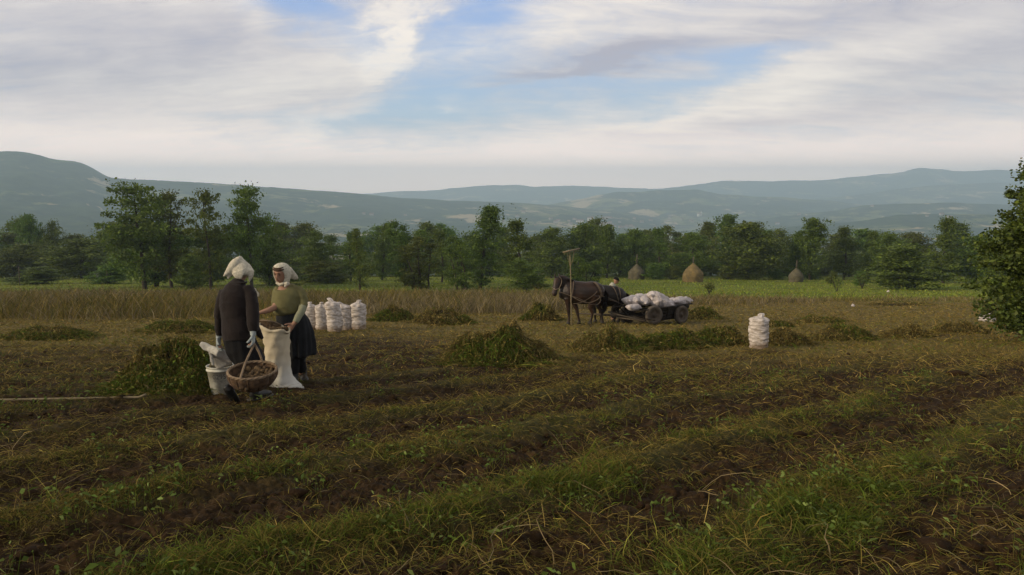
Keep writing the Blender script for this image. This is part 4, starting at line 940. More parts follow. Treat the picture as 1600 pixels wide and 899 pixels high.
# ------------------------------------------------------------------ woman in green pullover holding the open sack
DB = 9.58
def JB(px, py, dd=0.0): return P(px, py, DB + dd)
def woman_green():
    f = G(468, 602); root = thing('person', (f.x, f.y, H(f.x, f.y)), 'woman in olive green pullover, dark skirt and white kerchief tied under the chin', 'person')
    gl = root.location.z; X = Vector((1, 0, 0))
    hc = JB(439.5, 427, -.10); fd = nrm(Vector((-.30, -1, -.28))); up = Vector((-.03, -.18, 1))
    bm = bmesh.new()
    loft(bm, [(JB(462, 520, .04), .17, .15), (JB(455, 500, .02), .17, .145), (JB(449, 482, 0), .15, .13), (JB(448, 465, -.02), .17, .13), (JB(449, 455, -.03), .17, .11), (JB(449, 448, -.03), .10, .08)], 18)
    loft(bm, [(JB(449, 452, -.02), .055, .055), (JB(446, 443, -.05), .052, .052), (JB(442, 434, -.07), .05, .05)], 12)
    head(bm, hc, fd, up, 1.05)
    wr = JB(406, 489, -.28); loft(bm, [(JB(433, 456, -.03), .055, .055), (JB(431, 468, -.08), .05, .05), (JB(431, 480, -.14), .045, .045), (JB(420, 485, -.22), .036, .036), (wr, .027, .022)], 12)
    hand(bm, wr, JB(396, 492, -.32) - wr, Vector((-.1, .1, -1)), -1, .30, 1.0, .16)
    wl = JB(459.5, 506, -.26); loft(bm, [(JB(468, 457, -.02), .055, .055), (JB(472, 470, -.04), .05, .05), (JB(473, 482, -.10), .045, .045), (JB(466, 495, -.20), .036, .036), (wl, .027, .024)], 12)
    hand(bm, wl, JB(450, 516, -.28) - wl, Vector((-.3, -.6, -.4)), 1, .65)
    a1 = JB(460, 588, .02); loft(bm, [(JB(458, 525), .10, .10), (JB(459, 552, .0), .075, .075), (JB(459, 572, .0), .06, .06), (a1, .042, .044)], 14)
    a2 = JB(474, 588, .22); loft(bm, [(JB(468, 525, .05), .10, .10), (JB(467, 552, .05), .075, .075), (JB(470, 572, .15), .06, .06), (a2, .042, .044)], 14)
    solid('body', bm, M_SKIN, root, .0075, 2); face_details(root, hc, fd, up, 1.05, M_LIP)
    # pullover
    bm = bmesh.new()
    loft(bm, [(JB(449, 487, .0), .160, .145), (JB(448, 482, -.01), .182, .165), (JB(447, 474, -.03), .178, .165), (JB(448, 464, -.03), .172, .150), (JB(449.5, 457, -.03), .178, .13), (JB(451, 451, -.03), .150, .10), (JB(449, 446.5, -.04), .08, .07)], 26, X, cap=.1)
    loft(bm, [(JB(463, 453, -.02), .075, .07), (JB(470, 459, -.03), .068, .066), (JB(473, 468, -.04), .062, .062), (JB(474, 476, -.07), .056, .056), (JB(473, 480, -.09), .052, .052)], 16, cap=.1)
    loft(bm, [(JB(438, 452, -.03), .07, .065), (JB(433, 459, -.05), .062, .060), (JB(431.5, 468, -.08), .058, .058), (JB(431, 475, -.11), .055, .055)], 16, cap=.1)
    solid('pullover', bm, M_OLIVE, root, .009, 2, folds(.006, (14, 14, 18), 5, .002, (50, 50, 50)))
    bm = bmesh.new(); loft(bm, [(JB(473.5, 478, -.08), .053, .053), (JB(471, 487, -.14), .047, .047), (JB(465, 497, -.21), .042, .041), (JB(461, 504, -.25), .036, .034)], 14, cap=.1)
    solid('undersleeve', bm, M_SLEEVE, root, .008, 2, folds(.005, (30, 30, 30), 9))
    # skirt with apron folds
    bm = bmesh.new()
    loft(bm, [(JB(450, 484, .0), .150, .135), (JB(452, 492, .0), .170, .15), (JB(458, 506, .02), .205, .18), (JB(463, 522, .04), .215, .20), (JB(466, 540, .06), .215, .21), (JB(467.5, 553, .07), .210, .21)], 34, X, cap=.05)
    def pleat(c, n):
        a = np.arctan2(c[:, 1] - JB(460, 520).y - .04, c[:, 0] - JB(460, 520).x); z = c[:, 2]; zt = JB(450, 484).z; k = np.clip((zt - z) / .5, 0.15, 1)
        return c + n * ((.011 * np.sin(a * 17 + 2 * vn(z * 3, a, 4)) + .012 * np.sin(a * 7 + 1)) * k)[:, None]
    solid('skirt', bm, M_SKIRT2, root, .009, 2, pleat)
    bm = bmesh.new()
    loft(bm, [(JB(459, 535, .0), .085, .085), (JB(459, 556, .0), .080, .080), (JB(459.5, 574, .0), .070, .070), (JB(460, 583, .01), .064, .066)], 16, cap=.1)
    loft(bm, [(JB(466, 535, .05), .085, .085), (JB(467, 554, .06), .078, .078), (JB(470, 570, .14), .068, .068), (JB(472, 579, .18), .062, .064)], 16, cap=.1)
    solid('trousers', bm, M_SKIRT, root, .009, 2, folds(.007, (20, 20, 20), 3))
    for (a_, tp, dx_) in ((a1, JB(460, 575, .01), -.02), (a2, JB(471.5, 572, .17), .05)):
        bm = bmesh.new(); g_ = H(a_.x, a_.y)
        loft(bm, [(tp, .062, .064), (a_ * .5 + tp * .5, .056, .058), (a_, .050, .054), (Vector((a_.x, a_.y, g_ + .06)), .052, .06)], 16, cap=.1)
        loft(bm, [(Vector((a_.x - dx_ * .3, a_.y + .05, g_ + .05)), .046, .042), (Vector((a_.x + dx_ * .5, a_.y - .04, g_ + .052)), .05, .05), (Vector((a_.x + dx_, a_.y - .12, g_ + .04)), .05, .04), (Vector((a_.x + dx_ * 1.2, a_.y - .17, g_ + .033)), .038, .028)], 14, X, cap=.5)
        solid('boot', bm, M_BOOT2, root, .009, 2)
    # hair band of the under-scarf over the forehead, then the kerchief
    fw = fd; s_ = nrm(fw.cross(up)); u_ = nrm(up - fw * up.dot(fw)); k = 1.05
    bm = bmesh.new()
    for j, (h_, r_) in enumerate(((.066, .078), (.084, .068))):
        tube(bm, [hc + u_ * h_ * k + (fw * math.cos(q) * 1.14 + s_ * math.sin(q) * .98) * r_ for q in np.linspace(-1.15, 1.15, 13)], .013, 8)
    obj('hair', bm, mat_simple('brown_hair', (0.085, 0.052, 0.032), 0.8, .5, 120, .3), root)
    bm = bmesh.new(); back = -fw
    def ringk(h_, fx, sx, bx, w_=.012):   # an arch of cloth from cheek over the back of the head to the other cheek
        return [hc + u_ * h_ + s_ * (sx * math.sin(q)) + fw * (fx * math.cos(q) if math.cos(q) > 0 else bx * math.cos(q)) for q in np.linspace(-2.55, 2.55, 25)]
    import itertools as _it
    # hood as nested rings from chin to crown, opened towards the face
    hs = [(-.115, .060, .075, .085), (-.085, .070, .088, .11), (-.045, .072, .096, .14), (-.005, .070, .099, .145), (.035, .070, .098, .135), (.070, .078, .090, .115), (.098, .076, .068, .085), (.115, .048, .040, .05), (.121, .01, .01, .01)]
    prev = None; rows = []
    for (h_, fx, sx, bx) in hs:
        qa = np.interp(h_, [-.115, -.05, .03, .062, .075, .2], [.50, .82, .80, .55, .0, .0])
        rows.append([hc + u_ * h_ * k + s_ * (sx * k * math.sin(q)) + fw * ((fx if math.cos(q) > 0 else bx) * k * math.cos(q)) for q in np.linspace(qa, 2 * math.pi - qa, 33)])
    vr = [[bm.verts.new(p) for p in r_] for r_ in rows]
    for a_, b_ in zip(vr, vr[1:]):
        for i in range(32): bm.faces.new((a_[i], a_[i + 1], b_[i + 1], b_[i]))
    vi = [[bm.verts.new(p + nrm(hc + u_ * ((p - hc).dot(u_)) * .6 - p) * .012) for p in r_] for r_ in rows]
    for a_, b_ in zip(vi, vi[1:]):
        for i in range(32): bm.faces.new((a_[i + 1], a_[i], b_[i], b_[i + 1]))
    for a_, b_, c_2, d_ in zip(vr, vr[1:], vi, vi[1:]):
        for i in (0, 32): bm.faces.new((a_[i], b_[i], d_[i], c_2[i]))
    for i in range(32): bm.faces.new((vr[0][i], vr[0][i + 1], vi[0][i + 1], vi[0][i])); bm.faces.new((vr[-1][i], vr[-1][i + 1], vi[-1][i + 1], vi[-1][i]))
    loft(bm, [(JB(449, 424, .04), .07, .05), (JB(456, 430, .09), .055, .03), (JB(462, 434, .12), .035, .016), (JB(465, 436, .13), .012, .008)], 14, Vector((0.3, 0, 1)))
    loft(bm, [(hc - u_ * .112 + fw * .055 - s_ * .05, .02, .018), (hc - u_ * .132 + fw * .065, .022, .018), (hc - u_ * .112 + fw * .05 + s_ * .055, .02, .018)], 10, u_)
    loft(bm, [(JB(445, 444, -.19), .022, .018), (JB(449, 443.5, -.20), .028, .02), (JB(452, 443, -.19), .016, .014)], 10); loft(bm, [(JB(447, 444, -.2), .014, .01), (JB(445, 449, -.2), .016, .008)], 8)
    solid('kerchief', bm, M_KERCH, root, .0055, 1, folds(.003, (30, 30, 18), 14, .001, (90, 90, 60)))
woman_green()

def potato_sack_open():
    D0 = 9.2; g = G(446, 606); base = Vector((g.x, g.y, H(g.x, g.y)))
    root = thing('sack', base, 'half-filled buff paper sack held open between the two women', 'sack')
    J = lambda px, py, dd=0.0: P(px, py, D0 + dd)
    rings = [(448, 609, .22, .15), (446, 603, .20, .16), (441, 593, .15, .15), (436, 580, .145, .14), (433.5, 562, .145, .14), (432.5, 545, .15, .14), (431, 530, .155, .145), (429.5, 518, .175, .15), (428.5, 511, .20, .155)]
    bm = bmesh.new(); N = 40; prev = None; X = Vector((1, 0, 0))
    def ring(px, py, rx, ry, skew=0.0):
        c = J(px, py); r_ = []
        for k in range(N):
            a = 2 * math.pi * k / N; q = 1 + .05 * math.sin(3 * a + py * .07) + .04 * math.sin(7 * a + py * .2) + .02 * math.sin(13 * a + py * .5)
            r_.append(bm.verts.new(c + Vector((math.cos(a) * rx * q, math.sin(a) * ry * q, -math.cos(a) * skew + (.018 * math.sin(5 * a) if skew else 0)))))
        return r_
    path = []
    for i in range(len(rings) - 1):
        a, b = rings[i], rings[i + 1]
        for t in (0, .33, .66): path.append(tuple(a[j] * (1 - t) + b[j] * t for j in range(4)))
    path.append(rings[-1])
    for i, (px, py, rx, ry) in enumerate(path):
        sk = .035 if i == len(path) - 1 else (.02 if i > len(path) - 4 else 0)
        w_ = 1 + .035 * math.sin(i * 2.3)
        r_ = ring(px, py, rx * w_, ry * w_, sk)
        if prev:
            for k in range(N): bm.faces.new((prev[k], prev[(k + 1) % N], r_[(k + 1) % N], r_[k]))
        prev = r_
    for (px, py, rx, ry, sk) in ((428.5, 510.5, .188, .143, .035), (429.5, 518, .16, .135, .02), (431, 530, .14, .13, 0)):
        r_ = ring(px, py, rx, ry, sk)
        for k in range(N): bm.faces.new((prev[k], prev[(k + 1) % N], r_[(k + 1) % N], r_[k]))
        prev = r_
    for v in bm.verts:      # creases in the paper
        n3 = mnoise.noise_vector(v.co * 9) * .012 + mnoise.noise_vector(v.co * 26) * .005; v.co += n3
        v.co.z = max(v.co.z, H(v.co.x, v.co.y) + .004)
    m = bpy.data.materials.new('buff_paper'); m.use_nodes = True; t = NT(m.node_tree); b = t.n['Principled BSDF']; b.inputs['Roughness'].default_value = .75
    tcn = t.node('ShaderNodeTexCoord'); sx = t.node('ShaderNodeSeparateXYZ'); t.l.new(tcn.outputs['Object'], sx.inputs[0]); nz = t.noise(tcn.outputs['Object'], 9, 4, .6)
    t.put(b.inputs['Base Color'], t.mix(t.ramp(t.math('ADD', sx.outputs[2], t.math('MULTIPLY', nz, .12)), .12, .50), (.57, .56, .50), (.54, .47, .33)))
    bn = t.node('ShaderNodeBump'); bn.inputs['Strength'].default_value = .5; bn.inputs['Distance'].default_value = .02; t.put(bn.inputs['Height'], nz); t.l.new(bn.outputs[0], b.inputs['Normal'])
    obj('paper_bag', bm, m, root)
    pts = [J(429.5, 517) + Vector((math.cos(a) * .14 * q, math.sin(a) * .115 * q, random.uniform(0, .03))) for a, q in [(random.uniform(0, 6.283), random.random() ** .5) for _ in range(70)]]
    potatoes('potatoes', root, pts, .026, M_BROWN)
    # wicker hoop tipped into the mouth
    b0 = P(421, 508, 9.38); bk = thing('wicker_basket', b0, 'pale wicker basket being tipped into the open sack, mostly hidden', 'basket')
    ax = nrm(Vector((.1, .5, .86))); s = nrm(Vector((1, 0, 0)) - ax * ax.x); tt = ax.cross(s)
    bm = bmesh.new(); prof = [(.07, -.12), (.12, -.10), (.15, -.05), (.155, 0)]; weave(bm, (b0, ax, s, tt), prof, 18, 12, .006); obj('woven_wall', bm, M_WICK, bk)
    bm = bmesh.new(); tube(bm, [b0 + (s * math.cos(a) + tt * math.sin(a)) * .158 for a in np.linspace(0, 2 * math.pi, 33)], .011, 8); obj('rim', bm, M_ROD, bk)
potato_sack_open()

# ------------------------------------------------------------------ filled net sacks
def sack_mat():
    m = bpy.data.materials.new('white_net'); m.use_nodes = True; t = NT(m.node_tree); b = t.n['Principled BSDF']; b.inputs['Roughness'].default_value = .8
    tcn = t.node('ShaderNodeTexCoord'); mp = t.node('ShaderNodeMapping'); t.l.new(tcn.outputs['Object'], mp.inputs[0]); mp.inputs['Scale'].default_value = (8, 8, 30)
    nz = t.noise(mp.outputs[0], 1, 5, .6, .5); n2_ = t.noise(tcn.outputs['Object'], 18, 3, .6)
    c = t.mix(t.ramp(nz, .38, .62), (.34, .30, .26), (.64, .59, .55)); c = t.mix(t.math('MULTIPLY', t.ramp(n2_, .52, .70), .35), c, (.42, .34, .24))
    sz_ = t.node('ShaderNodeSeparateXYZ'); t.l.new(tcn.outputs['Object'], sz_.inputs[0]); n3_ = t.noise(tcn.outputs['Object'], 5, 5, .65)
    c = t.mix(t.math('MULTIPLY', t.ramp(t.math('ADD', sz_.outputs[2], t.math('MULTIPLY', n3_, -.5)), .0, -.22), .75), c, (.20, .13, .07))
    c = t.mix(t.math('MULTIPLY', t.ramp(n3_, .56, .70), .4), c, (.30, .22, .14))
    t.put(b.inputs['Base Color'], c); bn = t.node('ShaderNodeBump'); bn.inputs['Strength'].default_value = .8; bn.inputs['Distance'].default_value = .02
    t.put(bn.inputs['Height'], nz); t.l.new(bn.outputs[0], b.inputs['Normal']); return m
M_NET = sack_mat()
def sack_mesh(h, r, seed, lean=(0, 0), flat=.85, knot=1.0, belly=.06):
    rg = np.random.default_rng(seed); bm = bmesh.new(); N = 40; K = 46; prev = None; ph = rg.uniform(0, 6, 8); kx, ky = rg.normal(size=2) * .03
    for i in range(K + 1):
        t = i / K; z = h * t
        wob = 1 + .13 * (vn(np.array([t * 3.1 + ph[7]]), np.array([ph[6]]), seed + 9)[0] - .5)
        if t < .05: q = .72 + .28 * (t / .05) ** .5
        elif t < .82: q = 1 + belly * math.sin(t * 3.0) - .03
        elif t < .935: q = (1 + belly * math.sin(.82 * 3.0) - .03) * (1 - .74 * ((t - .82) / .115) ** 1.7)
        else: q = .27 + .06 * math.sin((t - .935) / .065 * 3.0) - .10 * (t - .935) / .065 * (1.2 - knot)
        q *= wob
        ring = []
        for k in range(N):
            a = 2 * math.pi * k / N; amp = .075 if t < .88 else .12
            wr = amp * (vn(np.array([z * 30 / (h / .8) + 1.6 * math.sin(a + ph[0])]), np.array([a * 1.1 + ph[1]]), seed)[0] - .5) * 2 + .05 * math.sin(a * 3 + ph[2] + z * 7) + .03 * math.sin(a * 7 + z * 38 + ph[3]) + .10 * (vn(np.array([z * 13 + 2 * math.sin(a * 2 + ph[5])]), np.array([math.cos(a) * 2.2 + ph[6]]), seed + 3)[0] - .5)
            if t > .78: wr += .16 * min(1, (t - .78) / .1) * math.sin(a * 6 + ph[4] + 3 * t)
            R_ = r * q * (1 + wr); ln = t * t
            ring.append(bm.verts.new((math.cos(a) * R_ + lean[0] * ln * h + kx * max(0, t - .90) * 20, math.sin(a) * R_ * flat + lean[1] * ln * h + ky * max(0, t - .90) * 20, z)))
        if prev:
            for k in range(N): bm.faces.new((prev[k], prev[(k + 1) % N], ring[(k + 1) % N], ring[k]))
        else: bm.faces.new(list(reversed(ring)))
        prev = ring
    bm.faces.new(prev)
    return bm
def standing_sack(px, base, top, wpx, label, seed, group=None, lean=(0, 0), **kw):
    g = G(px, base); d = g.y; hgt = (P(px, top, d) - P(px, base, d)).z; r = wpx / 2 / F * (d * 1.0) * 1.02
    o = obj('potato_sack', sack_mesh(hgt, r, seed, lean, **kw), M_NET); o.location = (g.x, g.y, H(g.x, g.y) - .01); o.rotation_euler = (0, 0, -math.atan2(g.x, g.y))
    tag(o, label, 'sack', group)
GS = 'filled white potato sacks standing on the field'
standing_sack(487, 515.5, 472, 20, 'leftmost of the five standing white potato sacks, beside the green-shirted woman', 1, GS, (-.06, 0))
standing_sack(503, 516, 472, 18, 'second white potato sack from the left in the standing row of five', 2, GS)
standing_sack(541, 516, 471, 22, 'white potato sack tucked behind and right of the tall front one', 4, GS, (-.12, 0))
standing_sack(524, 519.5, 467.5, 23, 'tall front potato sack in the middle of the standing row of five', 3, GS, (-.10, 0))
standing_sack(560, 516, 470.5, 23.5, 'white potato sack standing at the right end of the row of five', 5, GS)
standing_sack(1185, 546, 491, 27.5, 'lone filled white potato sack standing by itself on the right', 6, None, (0, 0), knot=.6)

# ------------------------------------------------------------------ horses
M_HORSE = mat_simple('dark_coat', (0.014, 0.010, 0.008), 0.55, 0.2, 60, 0.35, 5, spec=.35); M_HORSE1 = mat_simple('bay_coat', (0.040, 0.019, 0.010), 0.5, 0.2, 60, 0.5, 3, spec=.4, col2=(0.016, 0.011, 0.009))
M_HOOF = mat_simple('hoof', (0.03, 0.026, 0.022), 0.6); M_MANE = mat_simple('mane', (0.008, 0.007, 0.006), 0.8, .5, 80); M_LEATH = mat_simple('harness_leather', (0.15, 0.115, 0.08), 0.75, .3, 40, .4); M_HALT = mat_simple('pale_halter', (0.24, 0.19, 0.14), 0.8)
def px2m(d): return d * 1.03 / F
def horse(D, torso, neck, hd, legs, mat, label, rootpx, earp, tailp, near=True):
    g = G(*rootpx); k = px2m(D); root = thing('horse', (g.x, D, H(g.x, D)), label, 'horse', 'pair of harnessed horses in front of the cart')
    Y = Vector((0, 1, 0)); bm = bmesh.new()
    def J(px, py, dd=0.0): return P(px, py, D + dd)
    loft(bm, [(J(x, y), hw, hh * k) for x, y, hh, hw in torso], 20, Y, cap=.6)
    loft(bm, [(J(x, y, dd), hw, hh * k) for x, y, hh, hw, dd in neck], 16, Y)
    loft(bm, [(J(x, y, dd), hw, hh * k) for x, y, hh, hw, dd in hd], 14, Y, cap=.6)
    for (x, y, dd) in earp: loft(bm, [(J(x, y + 1, dd), .03, .03), (J(x, y - 3, dd), .028, .022), (J(x + .3, y - 6.5, dd), .008, .008)], 8)
    hooves = []
    for lg in legs:
        dd = lg[0]; pts = lg[1]
        # the foot stands on the ground whatever the slope
        fx = J(pts[-1][0], pts[-1][1], dd); gzf = H(fx.x, fx.y)
        rings = []
        for i, (x, y, r_) in enumerate(pts):
            p = J(x, y, dd); fr_ = (i / (len(pts) - 1)) ** 1.0; p.z += (gzf + .05 - fx.z) * fr_; rings.append((p, r_ * .85, r_))
        loft(bm, rings, 12, Y); hooves.append(Vector((fx.x, fx.y, gzf)))
    solid('body', bm, mat, root, .014, 3, lambda c, n: c + n * (vn3(c, (7, 7, 7), 5) * .018)[:, None])
    for h_ in hooves:
        bm = bmesh.new(); loft(bm, [(h_ + Vector((0, 0, .09)), .046, .050), (h_ + Vector((-.01, 0, .045)), .054, .060), (h_ + Vector((-.02, 0, .0)), .062, .070)], 12, Y, cap=.05); obj('hoof', bm, M_HOOF, root)
    # tail: bundle of hair strands
    tp = [J(*q) for q in tailp]; n = 420; ctr = np.array([v[:] for v in smooth_path(tp, 4)]); kk = len(ctr)
    off = RNG.normal(size=(n, 1, 3)) * np.array([.035, .03, .01]); gro = np.interp(np.linspace(0, 1, kk), [0, .15, .7, 1], [.35, 1.0, 1.15, .6])[None, :, None]
    v, q, c = strands(ctr[None] + off * gro + RNG.normal(size=(n, 1, 1)) * np.linspace(0, .03, kk)[None, :, None], np.full(n, .012), pick([(.012, .009, .008), (.02, .013, .01)], n))
    raw('tail', v, q.ravel(), 4, M_STRAW, root, col=c)
    return root, J
T1 = [(877, 463, 6.5, .14), (882, 460, 13, .22), (888, 457.5, 17, .27), (896, 456.5, 18, .29), (905, 457.5, 17.5, .31), (915, 458, 17.5, .33), (925, 457, 17, .31), (932, 456, 15.5, .28), (938, 457, 12.5, .23), (942, 458, 8, .15)]
N1 = [(894, 455, 15, .15, 0), (888, 449, 13, .125, -.01), (883, 443, 11, .11, -.03), (878, 438, 8.5, .095, -.06), (874, 435, 6, .085, -.08)]
H1 = [(873, 434, 5.0, .080, -.09), (871.5, 440, 6.6, .095, -.11), (869.5, 447, 5.6, .085, -.15), (867.3, 454, 4.0, .066, -.20), (866.2, 459, 3.9, .062, -.23), (866, 462, 2.6, .045, -.25)]
L1 = [(-.13, [(887, 466, .13), (887.5, 476, .085), (888.3, 486, .058), (888.6, 492, .048), (888.8, 499, .036), (888.5, 504, .042), (888.5, 507, .045)]),
      (.14, [(893, 466, .13), (898, 476, .085), (901.5, 485, .058), (902.5, 492, .046), (904, 499, .036), (905, 504, .042), (905.4, 507, .045)]),
      (-.15, [(930, 462, .20), (926, 473, .14), (922.5, 482, .085), (925.5, 490, .055), (924.5, 498, .038), (923, 504, .042), (922.5, 507, .046)]),
      (.14, [(936, 462, .18), (937, 473, .13), (935, 481, .08), (940, 490, .052), (940.5, 498, .037), (941, 504, .042), (941.3, 507, .045)])]
hr, HJ = horse(23.95, T1, N1, H1, L1, M_HORSE1, 'dark bay horse facing left, its head and pale halter in plain view', (905, 508), [(867.2, 433, -.17), (874.2, 433, -.02)], [(942, 453, 0), (945, 460, 0), (945, 474, .03), (944, 488, .05)])
bm = bmesh.new()
def hj(px, py, dd): return HJ(px, py, dd)
tube(bm, smooth_path([hj(865.5, 451, -.22), hj(868, 452.5, -.27), hj(872.5, 451.5, -.22), hj(874, 450, -.12)]), .013, 6)
tube(bm, smooth_path([hj(872.5, 452, -.22), hj(876.5, 445, -.19), hj(877.6, 438, -.17), hj(874, 432.5, -.16)]), .011, 6)
tube(bm, smooth_path([hj(865, 452, -.22), hj(863.5, 450, -.22), hj(861.8, 448.5, -.20)]), .010, 6); obj('halter', bm, M_HALT, hr)
bm = bmesh.new()
tube(bm, smooth_path([hj(871, 455.5, -.26), hj(882, 459, -.28), hj(893, 463, -.33), hj(903, 466, -.36), hj(913, 471, -.35), hj(924, 476, -.30), hj(934, 475.5, -.30), hj(938.5, 469, -.30), hj(936, 462, -.31)]), .011, 6)
tube(bm, smooth_path([hj(893, 463, -.33), hj(908, 471, -.36), hj(922, 473, -.36), hj(934, 468, -.32), hj(940, 463, -.2), hj(953, 467, .3), hj(967, 473, .6)]), .014, 6)
tube(bm, smooth_path([hj(896, 475, -.29), hj(906, 473.5, -.33), hj(918, 468, -.37), hj(929, 460, -.35), hj(933, 455, -.31)]), .010, 6)
for w0, w1 in ((0, 0), (1.6, .0)): tube(bm, smooth_path([hj(927.5 + w0, 441, -.10), hj(931.5 + w0, 444, -.25), hj(935.5 + w0, 450, -.30), hj(938.5 + w0, 458, -.27), hj(939.5 + w0, 464, -.24)]), .016, 6)
tube(bm, smooth_path([hj(874, 459, -.15), hj(874.5, 468, -.24), hj(878, 474, -.25), hj(880, 476, -.22)]), .010, 6)
tube(bm, smooth_path([hj(895, 438, -.02), hj(896.5, 443, -.20), hj(895, 455, -.31), hj(892, 468, -.26), hj(891, 474, -.1)]), .016, 6)
obj('harness', bm, M_LEATH, hr)
n = 300; tt = RNG.random(n); mx_ = np.array([HJ(874 + 22 * q, 431.5 + 6.5 * q ** .7, -.06 + .05 * q)[:] for q in tt]); pm = arcs(mx_, .15 * RNG.lognormal(0, .2, n), RNG.uniform(1.0, 1.6, n), RNG.uniform(-2.2, -.9, n), 3, .9)
v, q, c = strands(pm, np.full(n, .014), pick([(.012, .009, .008), (.024, .015, .01)], n)); raw('mane', v, q.ravel(), 4, M_STRAW, hr, col=c)
T2 = [(914, 466, 7, .15), (919, 464, 12, .23), (926, 462, 15.5, .28), (935, 461, 16.5, .30), (945, 462, 16.5, .32), (955, 463, 16, .33), (963, 463.5, 15.5, .31), (970, 464, 13, .25), (975, 466, 9, .16)]
N2 = [(926, 460, 13, .14, 0), (919, 459, 11, .115, 0), (912, 459, 9, .10, 0), (906, 459.5, 7, .09, 0)]
H2 = [(905, 459, 5, .08, 0), (902, 463, 6, .09, 0), (898, 467, 4.8, .075, 0), (894, 471, 3.6, .06, 0), (893, 473, 2.5, .05, 0)]
L2 = [(-.12, [(924, 466, .12), (927, 476, .08), (929, 485, .055), (929.5, 492, .045), (930, 499, .035), (930.3, 503, .04), (930.5, 505, .044)]),
      (.14, [(928, 466, .12), (934, 476, .08), (937, 485, .055), (938, 492, .045), (939, 499, .035), (939.4, 503, .04), (939.6, 505, .044)]),
      (-.15, [(965, 466, .19), (963, 477, .13), (958, 485, .08), (962, 492, .053), (961, 499, .036), (960, 503, .04), (959.5, 505, .045)]),
      (.15, [(969, 467, .18), (968, 477, .12), (964, 485, .078), (968.5, 492, .051), (967.5, 499, .036), (967, 503, .04), (966.5, 505, .045)])]
hr2, HJ2 = horse(24.95, T2, N2, H2, L2, M_HORSE, 'blackish horse half hidden behind the bay one, only its hindquarters clear', (945, 505), [(904, 456, -.05), (906.5, 456, .05)], [(974, 458, 0), (979, 464, -.02), (981, 474, -.02), (982, 484, 0)])
bm = bmesh.new(); hj2 = HJ2
for x0 in (0, 10): tube(bm, smooth_path([hj2(953 + x0, 446, .0), hj2(959 + x0 * .8, 450, -.22), hj2(963 + x0 * .6, 458, -.32), hj2(966 + x0 * .4, 468, -.33 + x0 * .01), hj2(967 + x0 * .4, 476, -.28 + x0 * .01)]), .013, 6)
tube(bm, smooth_path([hj2(920, 463, -.25), hj2(940, 466, -.34), hj2(960, 471, -.35), hj2(972, 476, -.28), hj2(982, 481, -.4)]), .013, 6); obj('harness', bm, M_LEATH, hr2)

